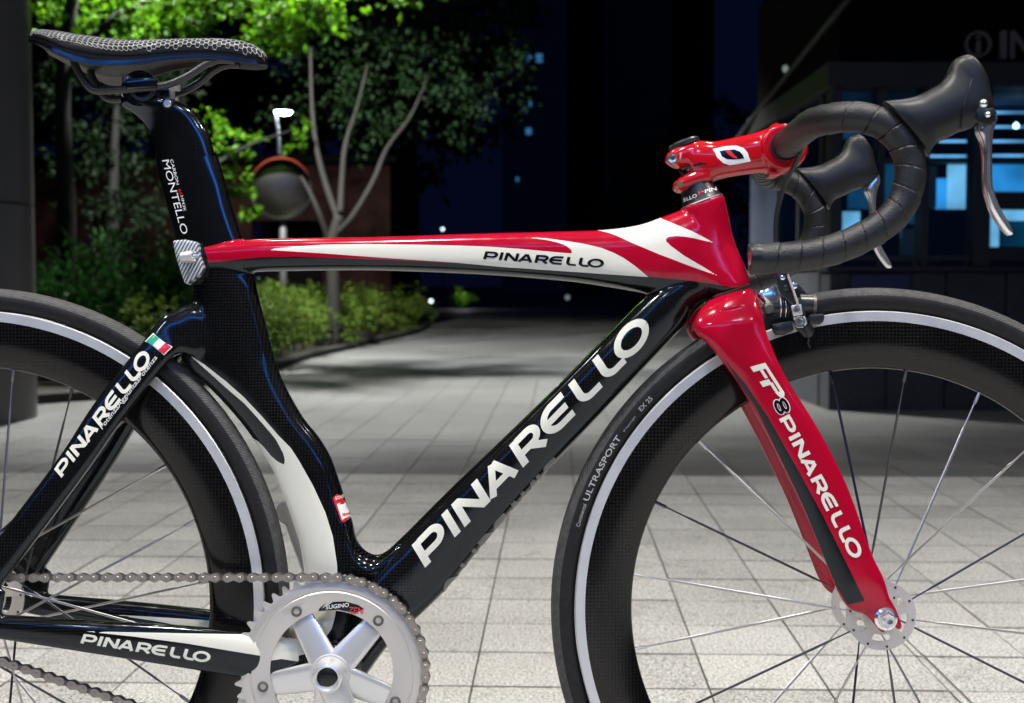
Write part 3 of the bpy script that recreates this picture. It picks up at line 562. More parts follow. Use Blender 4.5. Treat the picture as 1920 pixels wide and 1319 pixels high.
p = WP(1513, 130, 8.4); e = tag(empty('wall_glint', (XK, 8.4, p[2])), 'small pale glint imitating a reflection under the sloping eaves of the kiosk', 'reflection'); mb = MB(); mb.add(*lathe([(.0001, .02), (.022, .014), (.024, -.006), (.0001, -.02)], (0, 0, 0), (1, 0, .4), 20)); mb.build('lamp_lens', em('pale glint', (.6, .8, .72), .35), e, smooth=True); mb = MB(); mb.add(*tube([(0, 0, 0), (.06, 0, 0)], .015, 10)); mb.build('bracket', M_kfr, e)  # added glowing disc imitates a light reflection on the kiosk

# ================================================================== BICYCLE
bike = empty('bicycle', T0); bike.rotation_euler = MB_.to_euler()
tag(bike, 'red, black and cream carbon track bicycle with deep black rims standing on the paving', 'bicycle')
bpy.context.view_layer.update()
FH = np.array([0, 0, RW]); RHx = B(-47, 1142)[0]; RH = np.array([RHx, 0, RW])
BBc = B(634, 1243); AX = np.array([0, -1.0, 0])           # AX points to the camera side

# ---- frame
fr = MB()
fr.add(*loft([(360, 464, 366, 503, .013), (440, 453, 450, 511, .018), (520, 448, 520, 509, .0195), (700, 445, 700, 507.5, .020), (900, 438.5, 900, 515, .0215),
              (1060, 434.5, 1055, 527, .0235), (1140, 431, 1130, 537, .025), (1200, 422, 1190, 547, .0265), (1250, 404, 1250, 557, .027), (1300, 385, 1320, 558, .025)], e=2.7))
fr.add(*loft([(1357, 366, 1277, 393, .0235), (1366, 405, 1270, 438, .0235), (1373, 441, 1268, 472, .025), (1384, 472, 1280, 505, .027), (1397, 502, 1295, 535, .029), (1407, 534, 1332, 556, .030)], e=2.3))
fr.add(*loft([(1290, 505, 1340, 556, .024), (1232, 540, 1305, 572, .027), (1190, 575, 1280, 614, .0275), (1139, 627, 1206, 692, .027), (1048, 720, 1115, 789, .027), (942, 823, 1014, 897, .028),
              (851, 910, 929, 993, .029), (760, 1001, 845, 1096, .030), (715, 1045, 795, 1147, .032), (655, 1120, 735, 1203, .034), (620, 1200, 685, 1270, .034)], e=2.35, tear=.25))
fr.add(*loft([(455, 447, 334, 452, .015), (470, 500, 350, 505, .0165), (479, 530, 359, 537, .018), (485, 558, 361, 560, .0185), (495, 595, 350, 604, .019), (507, 640, 335, 650, .020), (516, 675, 350, 690, .0205),
              (533, 720, 398, 733, .021), (566, 780, 452, 793, .0215), (599, 822, 492, 850, .022), (622, 862, 513, 885, .023), (636, 902, 528, 922, .024), (649, 942, 541, 955, .026),
              (660, 977, 551, 984, .028), (667, 1010, 561, 1014, .030), (676, 1045, 567, 1045, .032), (685, 1100, 572, 1090, .034), (680, 1180, 573, 1160, .036), (668, 1265, 575, 1262, .036)], e=2.3, tear=.42))
stay = MB()
stay.add(*loft([(425, 590, 455, 690, .006, .0), (385, 572, 420, 676, .011, .001), (360, 569, 397, 668, .0125, .003), (335, 579, 372, 672, .013, .006), (306, 594, 342, 664, .0115, .0115), (267, 643, 313, 683, .0098, .0205), (180, 753, 229, 790, .009, .033), (110, 860, 157, 893, .009, .043),
                (0, 1006, 47, 1040, .009, .055), (-62, 1090, -15, 1122, .008, .061)], e=3.2))
stay.add(*loft([(-95, 1140, -95, 1186, .007, .062), (-40, 1146, -40, 1192, .009, .062), (0, 1152, 0, 1198, .010, .060), (174, 1163, 165, 1224, .0105, .055), (348, 1173, 340, 1252, .0105, .045), (466, 1186, 450, 1270, .011, .037),
                (560, 1200, 545, 1286, .012, .026), (630, 1215, 610, 1290, .012, .012)], e=2.6))
stay.add(*prism([(-80, 1085), (-20, 1090), (10, 1110), (0, 1165), (-60, 1185), (-130, 1180), (-125, 1145), (-85, 1140)], .060, .067))
fr.add(stay.verts(), stay.f); ms = stay.mirror(); fr.add(ms.verts(), ms.f)
fr.add(*loft([(655, 968, 632, 985, .020), (663, 998, 640, 1020, .022), (672, 1020, 650, 1060, .024), (688, 1036, 664, 1090, .025), (708, 1041, 684, 1100, .025), (728, 1031, 708, 1090, .024), (752, 1010, 735, 1060, .022)], e=2.2))
fr.add(*lathe([(.0265, -.036), (.0265, .036)], BBc, AX, 40))
frame = remeshed(fr, 'frame', M_frame, bike, .0015, 16)
C_red = [(381, 459), (420, 452.5), (456, 446), (456, 380), (1270, 330), (1420, 330), (1425, 552), (1387, 542), (1333, 532), (1283, 525.5), (1217, 519), (1100, 510), (940, 499), (800, 491), (640, 484), (560, 482), (490, 483), (437, 488), (391, 493)]
C1 = [(494, 468.5), (550, 463), (607, 459), (690, 458), (773, 459), (850, 460.5), (919, 463), (975, 467), (1023, 471.5), (1060, 475), (1073, 475.5), (1071, 469), (1062, 461.5), (1045, 455), (1023, 450), (982, 445), (1023, 447), (1065, 452.5), (1100, 458.5), (1127, 465), (1150, 474), (1169, 484), (1192, 500), (1216, 520), (1100, 512), (940, 501), (857, 493), (780, 488), (707, 483), (607, 475.5), (550, 472)]
C2 = [(1125, 433), (1140, 436.5), (1155, 441.7), (1183, 455), (1238, 478), (1270, 490), (1300, 501.7), (1347, 518), (1317, 500), (1283, 480), (1258, 461.7), (1250, 454), (1248, 449), (1253, 445), (1267, 443), (1283, 444), (1300, 446.7), (1342, 457), (1321, 446), (1300, 435), (1260, 418), (1241.7, 411), (1228, 400), (1180, 395), (1110, 415), (1112, 431)]
C3 = [(355, 666), (382, 683), (423, 715), (457, 745), (490, 780), (523, 818), (545, 840), (560, 863), (587, 911), (610, 961), (624, 1006), (632, 1059), (633, 1090), (629, 1153), (622, 1179), (606, 1204), (577, 1226), (540, 1234), (509, 1239), (490, 1180), (545, 1150), (555, 1085), (545, 1043), (520, 990), (498, 934), (480, 880), (470, 820),
      (484, 828), (496, 840), (508, 855), (519, 865), (533, 872), (534, 862), (530.6, 849.6), (517, 824.5), (507, 812), (482, 783), (457, 756), (423, 727), (390, 697)]
C4 = [(157, 1184), (300, 1187), (470, 1190), (560, 1203), (560, 1241), (463, 1226), (350, 1207), (250, 1194)]
paint(frame, {'red': [C_red], 'cream': [C1, C2, C3, C4]})
BV = bvh_of(frame)

# ---- lettering tools
OL = RB.T @ (CAM - T0)
def hit(bv, u, v, eps):
    d = RB.T @ ray(u, v); d /= np.linalg.norm(d)
    loc, nrm, i, dist = bv.ray_cast(Vector(OL), Vector(d))
    if loc is None:
        p = B(u, v, .02); loc, nrm, i, dist = bv.find_nearest(Vector(p))
    n = np.array(nrm)
    if n @ d > 0: n = -n
    return np.array(loc) + n * eps
def stroke(path, t, acr=3, sub=1):
    P = np.asarray(path, float); m = len(P); T = np.gradient(P, axis=0)
    out = []
    seg = np.diff(P, axis=0); seg /= np.linalg.norm(seg, axis=1)[:, None]
    for i in range(m):
        a = seg[max(i - 1, 0)]; b = seg[min(i, m - 2)]
        na, nb = np.array([-a[1], a[0]]), np.array([-b[1], b[0]]); nn = na + nb; nn /= np.linalg.norm(nn)
        k_ = min(1 / max(nn @ na, .4), 2.)
        out.append([P[i] + nn * k_ * t * (j / acr - .5) for j in range(acr + 1)])
    A = np.array(out); m, n, _ = A.shape
    return A.reshape(-1, 2), [(i * n + j, i * n + j + 1, (i + 1) * n + j + 1, (i + 1) * n + j) for i in range(m - 1) for j in range(n - 1)]
def line(a, b, n=8): return [tuple(np.array(a) + (np.array(b) - np.array(a)) * i / n) for i in range(n + 1)]
def arc(cx, cy, rx, ry, a0, a1, n=12): return [(cx + rx * math.cos(R_(a0 + (a1 - a0) * i / n)), cy + ry * math.sin(R_(a0 + (a1 - a0) * i / n))) for i in range(n + 1)]
tk = .235
GL = {
 'P': [line((.1, 0), (.1, 1)), line((.2, .9), (.62, .9), 4) + arc(.62, .63, .27, .27, 90, -90)[1:] + line((.62, .36), (.2, .36), 4)[1:]],
 'I': [line((.1, 0), (.1, 1))],
 'N': [line((.1, 0), (.1, 1)), line((.88, 0), (.88, 1)), line((.14, .93), (.84, .07), 10)],
 'A': [line((.06, 0), (.50, .98), 9), line((.96, 0), (.52, .98), 9), line((.27, .28), (.75, .28), 4)],
 'R': [line((.1, 0), (.1, 1)), line((.2, .9), (.60, .9), 4) + arc(.60, .66, .25, .24, 90, -90)[1:] + line((.60, .42), (.2, .42), 4)[1:], line((.52, .40), (.92, .02), 5)],
 'E': [line((1.0, .9), (.52, .9), 4) + arc(.52, .5, .42, .40, 90, 270, 16)[1:] + line((.52, .1), (1.0, .1), 4)[1:], line((.20, .5), (.94, .5), 5)],
 'L': [line((.1, 1), (.1, .40), 5) + arc(.40, .40, .30, .30, 180, 270, 8)[1:] + line((.40, .1), (.76, .1), 3)[1:]],
 'O': [arc(.60, .5, .50, .41, 0, 360, 32)]}
LAY = [('P', 0), ('I', 1.16), ('N', 1.55), ('A', 2.60), ('R', 3.83), ('E', 4.86), ('L', 6.16), ('L', 7.10), ('O', 7.74)]
def quadmap(q, u, v):
    bl, br, tr, tl = [np.array(c, float) for c in q]
    u = np.asarray(u)[:, None]; v = np.asarray(v)[:, None]
    return (bl * (1 - u) + br * u) * (1 - v) + (tl * (1 - u) + tr * u) * v
def logo(q, mt, parent, bv=None, eps=.0004, name='lettering', heavy=1.0):
    mb = MB(); bv = bv or BV; ee = eps
    for ch, x0 in LAY:
        for s in GL[ch]:
            V, f = stroke(s, tk * heavy); ee += .000012
            px = quadmap(q, (V[:, 0] + x0) / 8.94, V[:, 1])
            mb.add([hit(bv, a, b, ee) for a, b in px], f)
    return mb.build(name, mt, parent, smooth=True)
def text_uv(s, bold=0.0):
    cu = bpy.data.curves.new('t', 'FONT'); cu.body = s; cu.resolution_u = 3; cu.offset = bold
    ob = bpy.data.objects.new('t', cu); me = bpy.data.meshes.new_from_object(ob)
    V = coords(me)[:, :2].copy(); f = [tuple(p.vertices) for p in me.polygons]
    bpy.data.objects.remove(ob); bpy.data.meshes.remove(me)
    V -= V.min(0); V /= V.max(0); return V, f
def text(s, q, mt, parent, bv=None, eps=.0004, bold=0.0, name='lettering'):
    V, f = text_uv(s, bold); px = quadmap(q, V[:, 0], V[:, 1])
    mb = MB(); mb.add([hit(bv or BV, a, b, eps) for a, b in px], f)
    return mb.build(name, mt, parent, smooth=True)
def decal(poly, mt, parent, bv=None, eps=.0003, name='decal', step=4.):
    P = [Vector(p) for p in poly]; n = len(P); a = np.array(poly, float); lo, hi = a.min(0), a.max(0)
    g = np.array([(x, y) for x in np.arange(lo[0], hi[0], step) for y in np.arange(lo[1], hi[1], step)])
    if len(g): g = g[sdf(a, g) > step * .4]
    vs, es, fs, *_ = geometry.delaunay_2d_cdt(P + [Vector(p) for p in g], [(i, (i + 1) % n) for i in range(n)], [], 1, 1e-4)
    mb = MB(); mb.add([hit(bv or BV, p[0], p[1], eps) for p in vs], [tuple(f) for f in fs])
    return mb.build(name, mt, parent, smooth=True)

logo([(798, 1064), (1226, 626), (1199, 586), (773, 1022)], M_cream, frame)
logo([(906, 486), (1130, 503), (1134, 487), (910.7, 471.7)], M_blkprint, frame)
logo([(116, 896), (285.7, 674), (268, 652.5), (102, 880)], M_cream, frame)
logo([(151, 1206), (391.6, 1243), (397, 1224), (158, 1189)], M_cream, frame)
text('PotenzaAggiuntaaPotenza', [(194, 808), (297, 674), (290, 665), (186.5, 799)], M_white, frame)
fq = [(271.7, 640.8), (307.5, 666.7), (323.3, 650.8), (287.5, 625)]
decal(fq, M_white, frame, eps=.0003, name='flag_sticker')
fin = quadmap(fq, [.04, .34, .34, .04], [.07, .07, .93, .93]); decal([tuple(p) for p in fin], M_greenprint, frame, eps=.0005, name='flag_stripe')
fin = quadmap(fq, [.66, .96, .96, .66], [.07, .07, .93, .93]); decal([tuple(p) for p in fin], M_redprint, frame, eps=.0005, name='flag_stripe')
decal([(624, 936), (626, 931), (646, 923), (656, 950), (662, 974), (643, 979.5), (639, 977)], M_redprint, frame, eps=.0004, name='warning_sticker')
decal([(631, 946), (650, 939), (659, 971), (641, 976)], M_white, frame, eps=.0006, name='sticker_panel')
text('SOLO', [(629, 938.5), (648, 931.5), (646.5, 926), (627.5, 932.5)], M_white, frame, eps=.0006, bold=.01)
text('Steel', [(642, 969), (658, 963.5), (657, 958), (640.5, 963.5)], M_redprint, frame, eps=.0008, bold=.02)
# lettering under the down tube, seen along its lower edge
mb = MB(); ee = .0004
for ch, x0 in LAY:
    for s in GL[ch]:
        V, f = stroke(s, tk); ee += .00001; pts = []
        for a, b in V:
            uu = (a + x0) / 8.94; p = B(1050 - 215 * uu, 868 + 245 * uu, 0); p[1] = (b - .5) * -.030
            dn = B(1050 - 215 * uu + 60, 868 + 245 * uu + 60, 0) - B(1050 - 215 * uu, 868 + 245 * uu, 0); dn /= np.linalg.norm(dn)
            loc, nr, i, ds = BV.ray_cast(Vector(p + dn * .08), Vector(-dn))
            pts.append(np.array(loc if loc else p) + dn * ee)
        mb.add(pts, f)
mb.build('lettering', mat('shaded grey print', (.16, .16, .155), .4), frame, smooth=True)

# ---- seat clamp
cl = [(333, 454), (357, 452.5), (378, 457), (381.5, 460), (383, 478), (391.5, 503), (387, 516), (360, 535), (356.5, 536.5), (348, 513), (338, 482)]
mb = MB(); V, f = prism(cl, -.0215, .0215); mb.add(V, f); clamp = mb.build('seat_clamp', M_clampc, bike); bevel_mesh(clamp, .003, 3)
mb = MB(); a, b = B(340, 483, .024), B(362, 481, .024); mb.add(*tube([a, b], [.0055, .0068], 20)); mb.build('clamp_bolt', M_alu, clamp, auto=40)
mb = MB(); a, b = B(362, 477, .0245), B(369, 476, .0245); mb.add(*tube([a, b], .003, 12)); a, b = B(361, 486, .0245), B(368, 486, .0245); mb.add(*tube([a, b], .003, 12)); mb.build('clamp_barrel', M_chrome, clamp, auto=40)

# ---- seatpost
mb = MB(); mb.add(*loft([(408.5, 295, 293, 297, .0132), (420, 333, 302, 342, .0138), (433, 383, 314, 387, .0142), (454, 449, 331, 453, .0145), (460, 470, 338, 478, .0142)], n=48, e=2.5, tear=.25))
post = mb.build('seatpost', M_post, bike, smooth=True, auto=50)
mb = MB(); mb.add(*loft([(402.5, 297, 293, 299, .0125), (402, 290, 292, 292, .0125), (394, 258, 284, 254, .0125), (383, 234, 272, 233, .0130), (366, 210, 257, 218, .0140), (342, 194, 244, 208.5, .0150), (312, 185.5, 234, 203, .0150), (276, 181, 229, 198, .0140), (246, 179, 228, 190, .0115)], n=48, sub=10, e=2.6, tear=.3))
ph = mb.build('seatpost_head', M_post, post, auto=50)
BVP = bvh_of(post, ph)
text('MONTELLO', [(304, 301), (340.5, 440), (353.5, 438), (317, 299.5)], M_white, post, BVP)
text('CARBON', [(319, 300), (331.5, 347), (336.5, 346), (324.5, 299)], M_white, post, BVP)
text('SS', [(334, 355), (338, 366.5), (342.5, 365.5), (338, 354)], M_redprint, post, BVP, bold=.02)
text('HM3K', [(338.5, 368), (345, 397), (350, 396), (343.5, 367)], M_white, post, BVP)
mb = MB(); c = B(314.5, 194.5, .0135); mb.add(*lathe([(.0002, .0028), (.0034, .0028), (.0042, .0020), (.0042, -.004)], c, AX, 28)); mb.build('pivot_bolt', M_polish, ph, auto=40)
mb = MB(); mb.add(*lathe([(.0062, -.001), (.0062, .0012), (.0050, .0014), (.0050, -.001)], c, AX, 32, closed=True)); mb.build('bolt_recess', M_blackal, ph, auto=40)

# ---- saddle
sx_ = [(53, 72, 77, .030), (64, 66, 80, .052), (85, 67, 88, .061), (105, 69, 99, .064), (125, 72, 109, .063), (150, 74, 116, .057), (175, 77, 121.5, .050), (207, 80, 122.5, .041), (240, 82, 121.5, .033), (270, 81.5, 118.5, .0275), (300, 80.5, 114, .0235), (340, 79.5, 110, .021), (387, 79, 109, .0195), (420, 80, 112, .0185), (445, 83, 115, .0175), (470, 91, 118, .0155), (488, 102, 120, .011), (497, 112, 121, .006), (500, 118, 122, .002)]
rows = []
for u, vt, ve, hw in sx_:
    pt = B(u, vt, hw * .45); pe = B(u, ve, hw); rows.append([pe[0], pt[2], pe[2], hw])
rows = catmull(rows, 5)
def saddle_xs(q, top=True, n=40, off=0.):
    x, zt, ze, hw = q; hw = max(hw, .0012); th = np.linspace(-np.pi / 2, np.pi / 2, n)
    s = np.sin(th); c = np.maximum(np.cos(th), 0)
    y = np.sign(s) * np.abs(s) ** .9 * (hw + off); z = ze + off + (zt - ze + .003) * c ** .62
    return np.stack([np.full(n, x), y, z], 1)
TOP = np.array([saddle_xs(q) for q in rows])
def under(q, n=40):
    x, zt, ze, hw = q; hw = max(hw, .0012); y = np.linspace(hw, -hw, n); z = ze - .0012 + (zt - ze) * .45 * (1 - (np.abs(y) / hw) ** 3)
    return np.stack([np.full(n, x), y, z], 1)
UND = np.array([under(q) for q in rows])
mb = MB(); mb.add(*rings(np.concatenate([TOP, UND], 1)))
sad = mb.build('saddle', M_rimblk, bike, smooth=True); sad.data.materials.append(M_shell)
for p in sad.data.polygons:
    if len(p.vertices) == 4 and all((i % 80) >= 40 for i in p.vertices): p.material_index = 1
padm = MB(); PT = np.array([saddle_xs((q[0], q[1] + .0008, q[2] + (q[1] - q[2]) * .20, q[3] + .0007)) for q in rows[2:-1]]); PU = PT[:, ::-1] * 1; PU[:, :, 2] = np.minimum(PU[:, :, 2], rows[2:-1, 2][:, None] + (rows[2:-1, 1] - rows[2:-1, 2])[:, None] * .20)
padm.add(*rings(np.concatenate([PT, PU[:, 1:-1]], 1))); pad = padm.build('pad', M_pad, sad, smooth=True)
# honeycomb net stretched over the pad
bvpad = bvh_of(pad)
xs = rows[2:-1, 0]; hwI = lambda x: np.interp(x, xs, rows[2:-1, 3]); ztI = lambda x: np.interp(x, xs, rows[2:-1, 1]); zeI = lambda x: np.interp(x, xs, rows[2:-1, 2])
def onpad(x, s, off):                                    # s: arc position across, -1..1
    x = min(max(x, xs[0] + .001), xs[-1] - .001); hw = hwI(x); a = s / (hw * 1.25); a = max(-1, min(1, a)) * np.pi / 2 * .97
    zt, ze = ztI(x) + .0008, zeI(x) + (ztI(x) - zeI(x)) * .20
    c = max(math.cos(a), 0); sg = math.sin(a)
    return np.array([x, np.sign(sg) * abs(sg) ** .9 * (hw + .0007 + off), ze + off + (zt - ze + .003) * c ** .62])
net = MB(); h = .0030; dx, dy = h * 1.5, h * math.sqrt(3); ang6 = [R_(60 * i) for i in range(6)]
for i in range(int((xs[-1] - xs[0]) / dx) + 1):
    x = xs[0] + i * dx
    for j in range(-30, 31):
        y = (j + (i % 2) * .5) * dy
        if abs(y) > hwI(x) * 1.12: continue
        o = [onpad(x + h * math.cos(a), y + h * math.sin(a), .0011) for a in ang6]; n_ = [onpad(x + h * .90 * math.cos(a), y + h * .90 * math.sin(a), .0011) for a in ang6]; d_ = [onpad(x + h * .87 * math.cos(a), y + h * .87 * math.sin(a), .0003) for a in ang6]
        net.add(np.array(o + n_ + d_), [(q, (q + 1) % 6, 6 + (q + 1) % 6, 6 + q) for q in range(6)] + [(6 + q, 6 + (q + 1) % 6, 12 + (q + 1) % 6, 12 + q) for q in range(6)])
net.build('honeycomb_net', M_net, pad)['kind'] = 'stuff'
rail = [B(138, 112, .026), B(142, 125, .0255), B(152, 143, .025), B(165, 161, .024), B(176, 169, .0235), B(192, 170.5, .023), B(235, 168, .022), B(290, 163.5, .022), B(318, 158, .0215), B(340, 149, .0205), B(362, 137, .019), B(385, 122, .016), B(410, 113, .013), B(440, 114, .010)]
mb = MB(); mb.add(*tube(rail, .0040, 16, 6)); mb.build('rail', M_shell, sad, smooth=True); mb.mirror().build('rail', M_shell, sad, smooth=True)
mb = MB(); mb.add(*prism([(237, 149), (294, 146.5), (295.5, 152), (296, 166), (240, 168.5), (237, 160)], .020, .030)); o = mb.build('rail_clamp', M_carbon, sad); bevel_mesh(o, .0014)
mb = mb.mirror(); o = mb.build('rail_clamp', M_carbon, sad); bevel_mesh(o, .0014)
mb = MB(); hp = [(243, 167)] + [(267 + 24.5 * math.cos(R_(a)), 166 - 24 * math.sin(R_(a))) for a in range(180, 361, 15)] + [(284, 166)] + [(267 + 17.5 * math.cos(R_(a)), 167 - 17 * math.sin(R_(a))) for a in range(345, 179, -15)]
V, f = prism(hp, .014, .019); mb.add(V, f); o = mb.build('cradle', M_shell, sad)
mb = MB(); mb.add(*lathe([(.019, -.012), (.019, .012)], B(267, 170, 0), AX, 32)); mb.build('cradle_core', M_carbon, sad, auto=40)
mb = MB(); mb.add(*tube([B(322, 158, .004), B(323, 186, .004)], .0032, 12)); mb.add(*tube([B(318, 164.5, .004), B(337, 164.5, .004)], .004, 14)); mb.build('clamp_screw', M_greyprint, sad, auto=40)
mb = MB(); mb.add(*tube([B(238, 155, .012), B(238, 143, .012)], [.0055, .0046], 18)); mb.build('clamp_nut', M_chrome, sad, auto=40)
mb = MB(); mb.add(*tube([B(230, 176, .008), B(246, 175, .008)], .004, 14)); mb.build('clamp_screw', M_alu, sad, auto=40)

# ---- fork
fk = MB()
fk.add(*loft([(1408, 540, 1332, 559, .027), (1415, 551, 1318, 574, .037), (1423, 567, 1306, 592, .044)], e=2.6))
lg = MB(); lg.add(*loft([(1408, 541, 1330, 562, .012, .016), (1421, 562, 1312, 582, .0145, .027), (1430, 592, 1301, 606, .0155, .034), (1434, 615, 1306, 626, .015, .037), (1446, 649, 1331, 651, .0135, .040), (1460, 681, 1358, 685, .0125, .042), (1481, 721, 1388, 727, .0115, .043),
                 (1525, 790, 1440, 820, .0105, .045), (1562, 857, 1474, 888, .0098, .046), (1593, 924, 1507, 956, .0092, .047), (1633, 1035, 1551, 1063, .0082, .049), (1656, 1083, 1571, 1112, .0075, .050), (1668, 1121, 1590, 1140, .006, .050), (1677, 1140, 1612, 1150, .0045, .050)], e=2.9, tear=.35))
V, f = prism([(1596, 1139), (1625, 1126), (1668, 1122), (1680, 1143), (1691, 1172), (1688, 1181), (1682, 1181), (1676, 1172), (1668, 1160), (1656, 1166), (1652, 1176), (1660, 1184), (1655, 1187), (1648, 1182), (1630, 1160), (1612, 1146)], .0465, .0525); lg.add(V, f)
fk.add(lg.verts(), lg.f); lm_ = lg.mirror(); fk.add(lm_.verts(), lm_.f)
fork = remeshed(fk, 'fork', M_fork, bike, .0012, 14)
paint(fork, {'red': [[(1200, 500), (1800, 500), (1800, 1300), (1200, 1300)]],
             'black': [[(1352, 664), (1372, 690), (1398, 720), (1441, 784), (1501, 890), (1541, 963), (1589, 1060), (1622, 1127.5), (1589, 1134.5), (1568, 1100), (1549, 1058), (1505, 947), (1460, 853), (1417, 765), (1384, 716)]]})
BVF = bvh_of(fork)
logo([(1461, 787), (1597, 1050), (1620, 1039), (1480, 777)], M_cream, fork, BVF)
def strip(q, polys, mt, bv, par, eps=.0004):
    mb = MB(); ee = eps
    for pl, t in polys:
        V, f = stroke(pl, t); ee += .000012; px = quadmap(q, V[:, 0], V[:, 1]); mb.add([hit(bv, a, b, ee) for a, b in px], f)
    return mb.build('lettering', mt, par, smooth=True)
FQ = [(1407, 689), (1446, 751), (1474, 742), (1435, 681)]
strip(FQ, [(line((.07, 0), (.07, 1)), .16), (line((.10, .90), (.92, .90), 8), .20), (line((.10, .52), (.40, .52), 4), .20), (line((.52, 0), (.52, .62)), .16), (line((.55, .60), (.80, .60), 4) , .20), (arc(.80, .75, .14, .17, -90, 90, 8), .18)], M_cream, BVF, fork)
EQ = [(1447, 752), (1461, 781), (1484, 772), (1471, 743)]
strip(EQ, [(arc(.5, .28, .36, .21, 0, 360, 24), .30), (arc(.5, .72, .36, .21, 0, 360, 24), .30)], M_white, BVF, fork, .0003)
strip(EQ, [(arc(.5, .28, .35, .20, 0, 360, 24), .20), (arc(.5, .72, .35, .20, 0, 360, 24), .20)], M_blkprint, BVF, fork, .0006)

# ---- wheels
def tyre_obj(c, parent):
    n, m = 220, 28; rc, rt = RW - .0135, .0133
    th = np.linspace(0, 2 * np.pi, n + 1); ph = np.linspace(-2.55, 2.55, m)     # open tube, 0 = tread crown
    V = np.array([[c[0] + (rc + rt * np.cos(p) * (1 + .03 * (abs(p) < .6))) * np.sin(t), c[1] + rt * .96 * np.sin(p), c[2] + (rc + rt * np.cos(p)) * np.cos(t)] for t in th[:-1] for p in ph])
    f = []; uv = []
    for i in range(n):
        for j in range(m - 1):
            a, b = i * m, ((i + 1) % n) * m
            f.append((a + j, a + j + 1, b + j + 1, b + j)); uv += [(th[i] / 6.2832, abs(ph[j]) / 2.55), (th[i] / 6.2832, abs(ph[j + 1]) / 2.55), (th[i + 1] / 6.2832, abs(ph[j + 1]) / 2.55), (th[i + 1] / 6.2832, abs(ph[j]) / 2.55)]
    mb = MB(); mb.add(V, f); o = mb.build('tyre', M_tyre, parent, smooth=True)
    ul = o.data.uv_layers.new(name='UVMap'); ul.data.foreach_set('uv', np.array(uv).ravel()); return o
def tyre_text(s, c, a0, a1, r0, r1, mt, parent, bold=0.):
    rc, rt = RW - .0135, .0133; V, f = text_uv(s, bold); a = R_(a0) + (R_(a1) - R_(a0)) * V[:, 0]; r = r0 + (r1 - r0) * V[:, 1]
    lat = np.sqrt(np.maximum((rt * .96) ** 2 - ((r - rc) * .96) ** 2, 0)) + .0003
    mb = MB(); mb.add(np.stack([c[0] - r * np.sin(a), c[1] - lat, c[2] + r * np.cos(a)], 1), f); return mb.build('lettering', mt, parent)
def lathe_wheel(c, prof, n=180): return lathe(prof, c, AX, n, closed=True)
